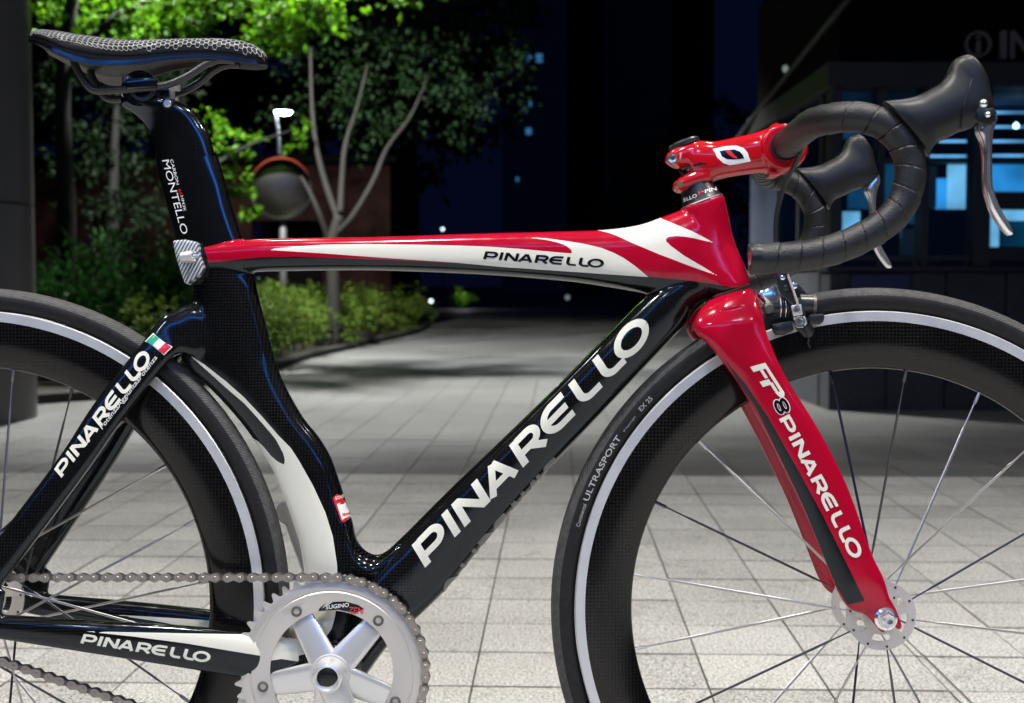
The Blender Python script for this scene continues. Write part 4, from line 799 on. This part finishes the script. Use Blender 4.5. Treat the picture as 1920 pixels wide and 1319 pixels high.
def wheel(name, c, fl_near, fl_far, fr_r, holes_n, angs, cross, label):
    w = MB(); w.add(*lathe_wheel(c, [(.2530, .0035), (.2555, .0058), (.262, .0086), (.272, .0112), (.284, .0126), (.296, .0128), (.3022, .0122), (.3022, -.0122), (.296, -.0128), (.284, -.0126), (.272, -.0112), (.262, -.0086), (.2555, -.0058), (.2530, -.0035), (.2525, 0)]))
    wo = w.build(name, M_rim, bike, smooth=True, auto=60); wo['label'] = label
    for s in (1, -1):
        t = MB(); t.add(*lathe_wheel(c, [(.3015, .0116 * s), (.3020, .0124 * s), (.3115, .0124 * s), (.3125, .0112 * s), (.3115, .0090 * s), (.3015, .0090 * s)])); t.build('brake_track', M_track, wo, auto=30)
    ty = tyre_obj(c, wo)
    hb = MB(); hb.add(*lathe([(.0001, fl_near + .012), (.009, fl_near + .012), (.012, fl_near + .002), (.016, fl_near - .002), (.0145, fl_near - .012), (.0125, 0), (.0145, -fl_far + .012), (.016, -fl_far + .002), (.012, -fl_far - .002), (.009, -fl_far - .012), (.0001, -fl_far - .012)], c, AX, 48))
    hub = hb.build('hub', M_polish, wo, auto=40)
    # drilled flanges: a ring of segments between openings
    for s, y in ((1, fl_near), (-1, fl_far)):
        fm = MB(); n = 80; ri, ra, rb, ro = .0125, .0195, .0265, fr_r
        th = np.linspace(0, 2 * np.pi, n, endpoint=False); rad = [ri, ra, rb, ro]
        def P(k_, r, dz): return c + AX * (s * y + dz) + np.array([math.sin(th[k_ % n]), 0, math.cos(th[k_ % n])]) * r
        for i in range(n):
            for q in range(3):
                if q == 1 and (i % 16) in (3, 4, 5, 6, 7, 8, 9, 10, 11, 12): continue
                a = [P(i, rad[q], .0013), P(i + 1, rad[q], .0013), P(i + 1, rad[q + 1], .0013), P(i, rad[q + 1], .0013)]
                b = [P(i, rad[q], -.0013), P(i + 1, rad[q], -.0013), P(i + 1, rad[q + 1], -.0013), P(i, rad[q + 1], -.0013)]
                fm.add(np.array(a + b), [(0, 1, 2, 3), (7, 6, 5, 4), (0, 4, 5, 1), (3, 2, 6, 7), (0, 3, 7, 4), (1, 5, 6, 2)])
        fl = fm.build('hub_flange', M_alu, wo)
        hm = MB()
        for i in range(holes_n):
            a = R_(angs[0][0] if s > 0 else angs[1][0]) + 2 * math.pi * i / holes_n + (R_(cross) * 0)
            hm.add(*lathe([(.0001, s * .0018), (.0013, s * .0018), (.0013, -s * .0018), (.0001, -s * .0018)], c + AX * s * y + np.array([math.sin(a), 0, math.cos(a)]) * (fr_r - .0035), AX, 10))
        hm.build('spoke_heads', M_blackal, wo)['kind'] = 'stuff'
    for s, y, lst in ((1, fl_near, angs[0]), (-1, fl_far, angs[1])):
        for i, a in enumerate(lst):
            ha = a + (cross if i % 2 == 0 else -cross)
            p = c + AX * s * y + np.array([math.sin(R_(ha)), 0, math.cos(R_(ha))]) * (fr_r - .0035)
            q = c + AX * s * .001 + np.array([math.sin(R_(a)), 0, math.cos(R_(a))]) * .2535
            d = q - p; L = np.linalg.norm(d); d /= L; side = np.cross(d, AX); side /= np.linalg.norm(side); nn = np.cross(d, side)
            st = MB(); prof = [(0, .00085, .00085), (.022, .00085, .00085), (.030, .00135, .0005), (L - .045, .00135, .0005), (L - .036, .0009, .0009), (L - .0135, .0009, .0009)]
            th = np.linspace(0, 2 * np.pi, 8, endpoint=False)
            st.add(*rings(np.array([p + d * t + np.cos(th)[:, None] * side * wa + np.sin(th)[:, None] * nn * wb for t, wa, wb in prof])))
            st.add(*tube([q - d * .0135, q - d * .012, q + d * .001], [.0014, .0019, .0019], 8)); st.build('spoke', M_spoke if (i * 7 + (s > 0) * 3) % 5 > 1 else M_spoke2, wo, auto=40)
    return wo, hub, ty
fw, fhub, fty = wheel('front_wheel', FH, .036, .036, .0355, 10, ([26 + 36 * i for i in range(10)], [8 + 36 * i for i in range(10)]), 0, 'front wheel with deep black carbon rim and radial silver spokes')
rw, rhub, rty = wheel('rear_wheel', RH, .028, .034, .0400, 12, ([9.2 + 30 * i for i in range(12)], [24.2 + 30 * i for i in range(12)]), 58, 'rear wheel with deep black carbon rim and crossed silver spokes')
tyre_text('ULTRASPORT', FH, 69.3, 55.8, .3190, .3252, M_greyprint, fty, .012)
tyre_text('Continental', FH, 74.4, 70.0, .3195, .3235, M_greyprint, fty)
tyre_text('EX 25', FH, 49.6, 46.4, .3190, .3240, M_greyprint, fty, .01)
tyre_text('III SuperLight', FH, 54.6, 51.0, .3195, .3222, M_greyprint, fty)
# axle nuts
for s in (1, -1):
    nm = MB(); c = FH + AX * s * .0525
    nm.add(*lathe([(.0001, -.0005 * s), (.0115, -.0005 * s), (.0115, .003 * s), (.0090, .0045 * s), (.0001, .0045 * s)], c, AX, 36)); nm.add(*lathe([(.0085, .0045 * s), (.0085, .0105 * s), (.0072, .0125 * s), (.0045, .0125 * s), (.0001, .0122 * s)], c, AX, 6))
    no = nm.build('axle_nut', M_chrome, fw, auto=25)
    nm = MB(); nm.add(*lathe([(.0045, .012 * s), (.0045, .019 * s), (.0030, .019 * s), (.0028, .013 * s), (.0001, .013 * s)], c, AX, 24)); nm.build('axle_end', M_polish, fw, auto=25)
    nm = MB(); nm.add(*lathe([(.0090, -.004 * s), (.0090, .004 * s)], FH + AX * s * .046, AX, 24)); nm.build('locknut', M_polish, fw, auto=25)
    nm = MB(); c = RH + AX * s * .068; nm.add(*lathe([(.0001, -.001 * s), (.012, -.001 * s), (.012, .003 * s), (.0088, .004 * s), (.0088, .012 * s), (.0001, .012 * s)], c, AX, 24)); nm.build('axle_nut', M_chrome, rw, auto=25)

# ---- crankset
NT_, NC = 48, 17; PITCHC = .0127; LC = .0420
RP, RC = PITCHC / 2 / math.sin(math.pi / NT_), PITCHC / 2 / math.sin(math.pi / NC)
ring_c = np.array([BBc[0], -LC, BBc[2]]); cog_c = np.array([RH[0], -LC, RH[2]])
def gear(c, n, rp, ri, th, mt, name, parent, prof=None):
    mb = MB(); pts = []
    for i in range(n):
        for fa, rr in ((-.5, -.0036), (-.34, -.0032), (-.24, -.0008), (-.13, .0028), (0, .0041), (.13, .0028), (.24, -.0008), (.34, -.0032)):
            a = 2 * math.pi * (i + fa) / n; pts.append((math.sin(a) * (rp + rr), math.cos(a) * (rp + rr)))
    pts = np.array(pts); m = len(pts); inn = pts / np.linalg.norm(pts, axis=1)[:, None] * ri
    def lay(p, y): return np.stack([c[0] + p[:, 0], np.full(m, c[1] - y), c[2] + p[:, 1]], 1)
    tip = np.linalg.norm(pts, axis=1)[:, None] > rp
    L = [lay(inn, th), lay(pts, th), lay(pts, -th), lay(inn, -th)]; V = np.concatenate(L)
    f = [(q * m + i, q * m + (i + 1) % m, ((q + 1) % 4) * m + (i + 1) % m, ((q + 1) % 4) * m + i) for q in range(4) for i in range(m)]
    mb.add(V, f); return mb
g = gear(ring_c, NT_, RP, .085, .0011, None, '', None)
g.add(*lathe([(.0635, -.0022), (.0635, .0024), (.0650, .0030), (.0822, .0030), (.0832, .0022), (.0842, .0022), (.0852, .0028), (.0865, .0028), (.0925, .0014), (.0928, .0010), (.0900, -.0016), (.0850, -.0022)], ring_c, AX, 160, closed=True))
crank = g.build('chainring', M_alu, bike, auto=25)
sp = MB(); boss = np.array([BBc[0], 0, BBc[2]])
sp.add(*lathe([(.0001, .034), (.020, .034), (.0225, .040), (.0205, .050), (.0165, .0585), (.0150, .0650), (.0148, .0712), (.0125, .0722), (.0110, .0715), (.0105, .066), (.0001, .066)], boss, AX, 48))
def bar3(p, q, w0, w1, t0, t1, mb, n=10, e=3.2, dipl=0.):
    d = q - p; L = np.linalg.norm(d); d = d / L; side = np.cross(d, AX); th = np.linspace(0, 2 * np.pi, 28, endpoint=False)
    c_ = np.sign(np.cos(th)) * abs(np.cos(th)) ** (2 / e); s_ = np.sign(np.sin(th)) * abs(np.sin(th)) ** (2 / e); P = []
    for i in range(n + 1):
        t = i / n; P.append(p + d * L * t + c_[:, None] * side * (w0 + (w1 - w0) * t) + s_[:, None] * AX * (t0 + (t1 - t0) * t))
    mb.add(*rings(np.array(P)))
for i in range(5):
    a = R_(90 - (48 + 72 * i)); dr = np.array([math.sin(a), 0, math.cos(a)])
    bar3(boss + AX * .0490 + dr * .008, boss + AX * .0370 + dr * .0740, .0160, .0115, .0058, .0028, sp)
ca = R_(90 + 67); dr = np.array([math.sin(ca), 0, math.cos(ca)])
bar3(boss + AX * .060, boss + AX * .069 + dr * .165, .0150, .0105, .0085, .0065, sp, 16)
sp.add(*lathe([(.0001, .0605), (.0125, .0605), (.0145, .063), (.0145, .073), (.0125, .0755), (.0001, .0755)], boss + dr * .165, AX, 36))
sp.add(*lathe([(.0001, .0430), (.0200, .0430), (.0225, .0455), (.0220, .0500), (.0195, .0540), (.0001, .0550)], boss, AX, 64))
spi = sp.build('crank_arm', M_polish, crank, auto=38)
for i in range(5):
    a = R_(90 - (48 + 72 * i)); p = boss + np.array([math.sin(a), 0, math.cos(a)]) * .072
    mb = MB(); mb.add(*lathe([(.0001, .0440), (.0028, .0440), (.0032, .0462), (.0052, .0466), (.0056, .0456), (.0056, .040)], p, AX, 28)); mb.build('chainring_bolt', M_steel2, crank, auto=35)
    mb = MB(); mb.add(*lathe([(.0001, .04455), (.0030, .04455), (.0030, .0440), (.0001, .0440)], p, AX, 6)); mb.build('hex_socket', M_blackal, crank)
mb = MB(); mb.add(*lathe([(.0001, .0700), (.0040, .0702), (.0085, .0690), (.0104, .0680), (.0104, .064)], boss, AX, 36)); mb.build('dust_cap', M_plastic, crank, auto=50)
lc = MB(); dl = -dr; bar3(boss - AX * .052, boss - AX * .064 + dl * .165, .0150, .0105, .0080, .0062, lc, 16); lc.add(*lathe([(.0001, .0), (.0145, .0), (.0145, .012), (.0001, .012)], boss - AX * .070 + dl * .165, AX, 36)); lc.add(*lathe([(.0001, -.04), (.018, -.04), (.016, -.066), (.0001, -.066)], boss, AX, 36))
remeshed(lc, 'left_crank_arm', M_polish, crank, .0011, 20)
RBV = bvh_of(crank)
decal([(588, 1154), (600, 1140), (612, 1130), (603, 1142), (625, 1129), (648, 1128), (672, 1135), (683, 1142), (668, 1149), (650, 1147), (635, 1144), (612, 1145), (600, 1149)], M_blkprint, crank, RBV, .0003, 'maker_decal', 3)
text('SUGINO', [(611, 1143), (654.5, 1138), (654.5, 1130), (611, 1135.5)], M_white, crank, RBV, .0006, .015)
text('ZEN', [(650, 1151), (680, 1152), (682, 1140), (655, 1138)], M_redprint, crank, RBV, .0007, .01)
text('TRACK RACING', [(611, 1148.5), (650, 1152), (651, 1149), (611, 1145.8)], M_blkprint, crank, RBV, .0005)
text('CHAINRING', [(654, 1154), (679, 1164), (680.5, 1161), (656, 1151)], M_blkprint, crank, RBV, .0005)
M_engr = mat('engraving', (.55, .48, .45), .6, .6)
text('SUGINO ZEN', [(531, 1151), (568, 1133), (566, 1128.5), (529, 1146.5)], M_engr, crank, RBV, .0003)
text('144 48T', [(535, 1155), (567, 1142), (565, 1137.5), (533, 1150.5)], M_engr, crank, RBV, .0003)
mb = gear(cog_c, NC, RC, .018, .0013, None, '', None); mb.build('cog', M_steel, rw, auto=25)
mb = MB(); mb.add(*lathe([(.0001, .03), (.019, .03), (.019, .046), (.013, .048), (.0001, .048)], RH, AX, 36)); mb.build('lockring', M_polish, rw, auto=30)

# ---- chain
dv = ring_c - cog_c; D_ = math.hypot(dv[0], dv[2]); base = math.atan2(dv[2], dv[0]); off = math.acos((RP - RC) / D_)
def pol(c, r, a): return np.array([c[0] + r * math.cos(a), c[1], c[2] + r * math.sin(a)])
aT, aB = base + (math.pi - off), base - (math.pi - off)
path = [pol(cog_c, RC, aT)]; path += [pol(ring_c, RP, a) for a in np.linspace(aT, aB, 400)]
path += [pol(cog_c, RC, a) for a in np.linspace(aB + 2 * math.pi, aT, 120)]
path = np.array(path); seg = np.linalg.norm(np.diff(path, axis=0), axis=1); S = np.concatenate([[0], np.cumsum(seg)]); Ltot = S[-1]; NL = 2 * round(Ltot / PITCHC / 2)
pos = np.array([[np.interp(((i + .35) * Ltot / NL) % Ltot, S, path[:, k_]) for k_ in range(3)] for i in range(NL)])
def plate(mb, y0, y1, r):
    o = [(PITCHC / 2 + r * math.cos(R_(a)), r * math.sin(R_(a))) for a in range(-110, 111, 20)] + [(0, r * .52)] + [(-PITCHC / 2 - r * math.cos(R_(a)), r * math.sin(R_(a))) for a in range(110, -111, -20)] + [(0, -r * .52)]
    n = len(o); V = [(x, y, z) for y in (y0, y1) for x, z in o]
    mb.add(V, [tuple(range(n)), tuple(reversed(range(n, 2 * n)))] + [(i, n + i, n + (i + 1) % n, (i + 1) % n) for i in range(n)])
ol, il = MB(), MB()
for s in (1, -1):
    plate(ol, s * .0032, s * .0042, .0046); plate(il, s * .0020, s * .0030, .0046)
    for x in (-1, 1): ol.add(*lathe([(.0001, s * .0048), (.0013, s * .0048), (.0018, s * .0044), (.0018, 0)], np.array([x * PITCHC / 2, 0, 0]), (0, 1, 0), 12))
for x in (-1, 1): il.add(*lathe([(.0039, -.0019), (.0039, .0019)], np.array([x * PITCHC / 2, 0, 0]), (0, 1, 0), 14))
chain = None
mes = []
for mb_ in (ol, il):
    me = mb_.mesh('chain_link'); bm = bmesh.new(); bm.from_mesh(me); bmesh.ops.recalc_face_normals(bm, faces=bm.faces); bm.to_mesh(me); bm.free(); me.materials.append(M_steel if not mes else M_steel2); mes.append(me)
chain = empty('chain'); chain.parent = bike
for i in range(NL):
    a, b = pos[i], pos[(i + 1) % NL]; d = b - a
    o = bpy.data.objects.new('chain_link', mes[i % 2]); COL.objects.link(o); o.parent = chain
    o.location = (a + b) / 2; o.rotation_euler = (0, -math.atan2(d[2], d[0]), 0)

# ---- headset and stem
hd = B(1307, 352.6) - B(1316.5, 379); hd /= np.linalg.norm(hd); hb_ = B(1316.5, 379)
mb = MB(); mb.add(*lathe([(.0001, -.006), (.0225, -.006), (.0228, .0002), (.0215, .002), (.0195, .010), (.0178, .0165), (.0175, .020), (.0001, .022)], hb_, hd, 64)); hs = mb.build('headset', M_blackal, bike, auto=40)
mb = MB(); mb.add(*lathe([(.0232, -.0005), (.0238, .0005), (.0225, .0012), (.022, -.0005)], hb_, hd, 64, closed=True)); mb.build('headset_ring', M_chrome, hs, auto=40)
HBV = bvh_of(hs)
text('ELLO', [(1283, 379), (1307, 370), (1306, 363.5), (1282, 372)], M_white, hs, HBV, .0004, .01)
text('P', [(1310, 366.5), (1318, 364), (1319, 357.5), (1309, 359.5)], M_redprint, hs, HBV, .0004, .01)
text('PIN', [(1322, 363), (1344, 357), (1342, 350.5), (1321, 356.5)], M_white, hs, HBV, .0004, .015)
sm = MB()
sm.add(*loft([(1278, 273, 1296, 330, .0195), (1300, 265.5, 1312, 345, .0205), (1318, 265, 1330, 346, .0205), (1340, 266, 1346, 338, .0195), (1375, 259, 1376, 331, .0180), (1410, 251, 1410, 326, .0175), (1432, 244, 1436, 324, .0185), (1450, 240, 1456, 325, .0205)], e=2.6))
sm.add(*loft([(1300, 266, 1302, 313, .0195), (1280, 271, 1284, 318, .0195), (1264, 279, 1272, 317, .0190), (1252, 288, 1260, 312, .018), (1247, 297, 1250, 304, .014)], e=2.6))
sm.add(*loft([(1326, 316, 1326, 348, .0195), (1305, 319, 1304, 354, .0195), (1284, 327, 1286, 360, .0190), (1268, 338, 1272, 362, .018), (1261, 347, 1264, 356, .014)], e=2.6))
cc = B(1465, 281); sm.add(*lathe([(.0225, -.0205), (.0245, -.018), (.0245, .018), (.0225, .0205)], cc, AX, 48))
sm.add(*loft([(1440, 240, 1452, 246, .016), (1450, 233, 1462, 245, .016), (1458, 236, 1470, 248, .016)], e=2.5)); sm.add(*loft([(1438, 322, 1440, 334, .016), (1450, 322, 1452, 335, .016), (1462, 318, 1464, 330, .016)], e=2.5))
stem = remeshed(sm, 'stem', M_redpaint, bike, .0010, 11)
SBV = bvh_of(stem)
lo_ = [(1336, 280), (1358, 275), (1380, 273.3), (1393.5, 277.5), (1401.5, 286.5), (1407.5, 303), (1380, 308.5), (1368, 310), (1356.5, 306.5), (1345, 296.5)]
decal(lo_, M_white, stem, SBV, .0003, 'logo_ground')
decal([(1349, 284), (1363, 281.7), (1377, 281), (1387, 285), (1393, 291.5), (1395, 297.5), (1377, 299.7), (1363, 299), (1353.5, 293.5)], M_blkprint, stem, SBV, .0005, 'logo_leaf', 3)
decal([(1359, 283), (1368.5, 282), (1377, 291), (1384, 297.5), (1375, 297), (1365, 290)], M_redprint, stem, SBV, .0007, 'logo_stripe', 3)
text('5Nm', [(1279, 287), (1276.5, 299), (1273, 298.5), (1275, 286.5)], M_white, stem, SBV, .0004)
decal([(1270, 318), (1290, 309), (1312, 305.5), (1328, 307), (1305, 313), (1290, 317), (1275, 326)], M_blkprint, stem, SBV, .0004, 'clamp_slot', 3)
text('TIGET', [(1278, 319), (1293, 315), (1292.5, 311.5), (1277.5, 315.5)], M_white, stem, SBV, .0007)
mb = MB(); mb.add(*lathe([(.0001, -.001), (.0026, -.001), (.0030, .0012), (.0046, .0014), (.0050, -.001)], B(1261, 296, .0195), AX, 28)); mb.build('stem_bolt', M_chrome, stem, auto=35)
mb = MB(); mb.add(*lathe([(.0001, .0006), (.0034, .0006), (.0038, -.001)], B(1275, 346, .0195), AX, 24)); mb.build('stem_bolt', M_brass, stem, auto=35)
mb = MB(); mb.add(*lathe([(.0001, .004), (.0150, .003), (.0170, .001), (.0170, -.003)], B(1283, 270), hd, 48)); mb.build('top_cap', M_blackal, stem, auto=35)

# ---- handlebar
tape = [(cc[0], -.026, cc[2]), (cc[0] + .0005, -.06, cc[2] + .001), (cc[0] + .001, -.11, cc[2] + .001), (cc[0] + .004, -.150, cc[2] + .0015)]
tape += [tuple(B(1562, 222.5, .186)), tuple(B(1600, 219.5, .201)), tuple(B(1638, 226, .206)), tuple(B(1668, 242, .207)), tuple(B(1692, 268, .208)), tuple(B(1705, 300, .208)), tuple(B(1706, 334, .209)), tuple(B(1696, 374, .209)), tuple(B(1672, 408, .210)), tuple(B(1631, 438, .210)), tuple(B(1575, 464, .211)), tuple(B(1519, 478, .212)), tuple(B(1462, 484, .213)), tuple(B(1412, 486, .213))]
TP = catmull(tape, 30)
def wrap_tube(P, r0, pitch, n=40):
    m = len(P); T = np.gradient(P, axis=0); T /= np.linalg.norm(T, axis=1)[:, None]; s = np.concatenate([[0], np.cumsum(np.linalg.norm(np.diff(P, axis=0), axis=1))])
    nrm = np.cross(T[0], (0, 0, 1.0)); nrm /= np.linalg.norm(nrm); out = []; th = np.linspace(0, 2 * np.pi, n, endpoint=False)
    for i in range(m):
        nrm = nrm - T[i] * (nrm @ T[i]); nrm /= np.linalg.norm(nrm); bi = np.cross(T[i], nrm)
        ph = (s[i] / pitch + th / (2 * np.pi)) % 1.0
        rr = r0 * (1 + .055 * (1 - ph) ** 1.3 - .05 * (ph > .95))
        out.append(P[i] + rr[:, None] * (np.cos(th)[:, None] * nrm + np.sin(th)[:, None] * bi))
    return rings(np.array(out))
ss = np.concatenate([[0], np.cumsum(np.linalg.norm(np.diff(TP, axis=0), axis=1))]); tt = np.linspace(0, ss[-1], 620); TP2 = np.stack([np.interp(tt, ss, TP[:, i]) for i in range(3)], 1)
bmh = MB(); bmh.add(*tube([(cc[0], -.03, cc[2]), (cc[0], .03, cc[2])], .0158, 32)); hbar = bmh.build('handlebar', M_blackal, bike, auto=40)
mb = MB(); mb.add(*wrap_tube(TP2, .0136, .0200)); mb.build('bar_tape', M_tape, hbar, auto=50); mb.mirror().build('bar_tape', M_tape, hbar, auto=50)
for s in (1, -1):
    c = np.array(tape[-1]) * (1, s, 1); d = np.array(tape[-1]) - np.array(tape[-2]); d = d * (1, s, 1); d /= np.linalg.norm(d)
    mb = MB(); mb.add(*lathe([(.0140, -.006), (.0142, .0005), (.0138, .003), (.0115, .0036), (.0105, .0026), (.0001, .0026)], c, d, 40)); pl = mb.build('end_plug', M_plastic, hbar, auto=40)
    mb = MB(); mb.add(*lathe([(.0065, .0027), (.0065, .0032), (.0045, .0032), (.0045, .0027)], c, d, 30, closed=True)); mb.build('plug_emblem', M_redprint, hbar)
# ---- brake hoods and levers
LH = .208
hs_ = [(1655, 191, 1741, 294, .0158, LH), (1672, 189, 1746, 282, .0175, LH), (1692, 187, 1757, 268, .0178, LH), (1716, 181.5, 1776, 259.5, .0175, LH), (1740, 170, 1797, 248.5, .0172, LH), (1757, 161, 1815, 243, .017, LH), (1769, 150, 1834, 235, .0165, LH), (1777, 137, 1851, 232, .0155, LH), (1781, 125, 1864, 212, .0145, LH), (1788, 114, 1857, 182, .0140, LH), (1798, 107.5, 1850, 150, .0130, LH), (1812, 104.3, 1838, 128, .0105, LH), (1820, 108, 1827, 116, .005, LH)]
hm = MB(); hm.add(*loft(hs_, n=48, sub=8, e=2.35))
lv = MB(); lvs = [(1851, 163, 1838, 172, .006, LH), (1862, 196, 1842, 205, .0075, LH), (1869, 222, 1832, 230, .0088, LH), (1863, 243, 1828, 247, .0090, LH), (1859, 266, 1836, 266, .0082, LH), (1858, 293, 1841, 293, .0072, LH), (1859.5, 345, 1842, 346, .0070, LH), (1866, 370, 1847, 373, .0070, LH), (1876, 394, 1857, 401, .0068, LH), (1890, 418, 1873, 426, .0062, LH), (1898, 434, 1885, 440, .0052, LH), (1897.5, 441, 1891, 442.5, .003, LH)]
lv.add(*loft(lvs, n=28, sub=8, e=2.2))
seam = MB(); seam.add(*tube([B(u, v, lt) for u, v, lt in ((1836, 125, LH + .006), (1826, 143, LH + .0125), (1818, 165, LH + .0160), (1811, 187, LH + .0172), (1806, 205, LH + .0175), (1804.5, 225, LH + .0165), (1804.5, 244, LH + .010))], .0007, 6, 6))
def frontplate(lat): return prism([(1838, 196), (1850, 205), (1862, 202), (1867, 212), (1866, 226), (1857, 235), (1843, 234), (1832, 228), (1830, 210)], lat, lat + .0016)
for s in (1, -1):
    bl = empty('brake_lever'); bl.parent = bike
    h_ = (hm if s > 0 else hm.mirror()).build('hood', M_hood, bl, smooth=True)
    (lv if s > 0 else lv.mirror()).build('lever_blade', M_chrome, bl, auto=45)
    fp = MB(); fp.add(*frontplate(LH + .0135)); fo = (fp if s > 0 else fp.mirror()).build('pivot_plate', M_plastic, bl); bevel_mesh(fo, .0007)
    for u, v, r in ((1844, 194.6, .0040), (1852, 215.4, .0030)):
        rv = MB(); rv.add(*lathe([(.0001, .0026), (r * .6, .0022), (r, .0006), (r, -.004)], B(u, v, LH + .0150), AX, 20)); (rv if s > 0 else rv.mirror()).build('rivet', M_chrome, bl, smooth=True)
    (seam if s > 0 else seam.mirror()).build('hood_seam', M_plastic, bl, smooth=True)

# ---- front brake
brk = empty('front_brake'); brk.parent = bike
cq = lambda x, y: (1260 + x / 6, 500 + y / 6)
def piece(name, pts, l0, l1, mt, bev=.0012):
    mb = MB(); mb.add(*prism([cq(*p) for p in pts], l0, l1)); o = mb.build(name, mt, brk); bevel_mesh(o, bev); return o
piece('mount_block', [(930, 290), (1150, 205), (1195, 370), (1215, 510), (1130, 545), (1060, 450), (950, 330)], -.012, .012, M_chrome, .004)
piece('rear_arm', [(1165, 60), (1280, 60), (1335, 200), (1410, 425), (1345, 450), (1235, 335), (1180, 200)], .010, .020, M_blackal)
piece('rear_arm', [(1330, 190), (1400, 190), (1530, 345), (1500, 420), (1400, 380)], -.012, .006, M_blackal)
mb = MB(); mb.add(*tube([B(*cq(1430, 430), .006), B(*cq(1600, 440), .006)], [.0115, .0120], 30)); mb.build('arm_barrel', M_blackal, brk, auto=40)
mb = MB(); mb.add(*tube([B(*cq(1570, 440), .006), B(*cq(1606, 441), .006)], [.0126, .0122], 30)); mb.build('barrel_ring', M_steel2, brk, auto=40)
for i in range(4):
    mb = MB(); a = np.linspace(0, 2 * np.pi, 25)[:-1]; c = B(*cq(1205 + 28 * i, 460), .004); mb.add(*tube([c + np.array([0, math.cos(t), math.sin(t)]) * .0125 for t in a], .0011, 8, closed=True)); mb.build('spring_coil', M_chrome if i % 2 == 0 else M_blackal, brk, smooth=True)
mb = MB(); mb.add(*tube([B(*cq(1040, 470), .004), B(*cq(1350, 470), .004)], .0100, 24)); mb.build('pivot_sleeve', M_blackal, brk, auto=40)
mb = MB(); mb.add(*lathe([(.0001, .003), (.004, .003), (.0058, .001), (.0058, -.006)], B(*cq(1092, 475), .014), AX, 24)); mb.build('pivot_cap', M_steel2, brk, auto=40)
piece('front_arm', [(1320, 380), (1470, 380), (1500, 560), (1600, 720), (1565, 790), (1480, 795), (1400, 715), (1345, 590)], .008, .019, M_blackal)
piece('anchor_plate', [(1335, 440), (1450, 422), (1470, 545), (1362, 566)], .019, .0235, M_polish, .001)
piece('anchor_plate', [(1362, 575), (1495, 560), (1520, 640), (1480, 690), (1400, 690)], .019, .0225, M_polish, .001)
for x, y, r in ((1400, 482, .0040), (1437, 620, .0058)):
    c = B(*cq(x, y), .0235); mb = MB(); mb.add(*lathe([(.0001, .0005), (r * .5, .0005), (r * .55, .0026), (r * .85, .0026), (r, .001), (r, -.002)], c, AX, 24)); mb.build('anchor_bolt', M_chrome, brk, auto=35)
for x, y, r in ((1245, 122, .0028), (1375, 215, .0035), (1285, 240, .0030), (1215, 700, .0045)):
    c = B(*cq(x, y), .0205 if y < 600 else .0235); mb = MB(); mb.add(*lathe([(.0001, .0008), (r * .6, .0008), (r, .0002), (r, -.004)], c, AX, 18)); mb.build('screw', M_chrome if y < 230 else M_blackal, brk, auto=35)
piece('release_cam', [(1390, 690), (1560, 690), (1590, 760), (1560, 800), (1480, 800)], .012, .017, M_carbon)
for l0, l1 in ((.0145, .0225), (-.0225, -.0145)):
    piece('brake_pad', [(1120, 650), (1345, 610), (1365, 720), (1260, 770), (1160, 770), (1130, 720)], l0, l1, M_blackal); piece('brake_pad', [(1535, 545), (1690, 530), (1712, 560), (1700, 620), (1660, 650), (1545, 655)], l0, l1, M_blackal)
mb = MB(); mb.add(*tube([B(*cq(1292, 70), .0215), B(*cq(1350, 230), .0225), B(*cq(1418, 430), .0245)], .0014, 10, 4)); mb.build('cable_rod', M_alu, brk, smooth=True)
mb = MB(); mb.add(*tube([B(*cq(1480, 660), .024), B(*cq(1520, 770), .024), B(*cq(1540, 830), .024), B(*cq(1530, 860), .024), B(*cq(1555, 920), .024)], .0009, 8, 4)); mb.build('cable_tail', M_cable, brk, smooth=True)
mb = MB(); mb.add(*tube([B(1512, 262, .075), B(1503, 283, .05), B(1490, 310, .04), B(1475, 338, .034), B(1465, 367, .03), B(1458, 393, .027), B(1455, 420, .025), B(1455, 452, .0235), B(1461, 492, .022), B(1475, 515, .0215)], .0026, 14, 6)); mb.build('brake_cable', M_cable, brk, smooth=True)
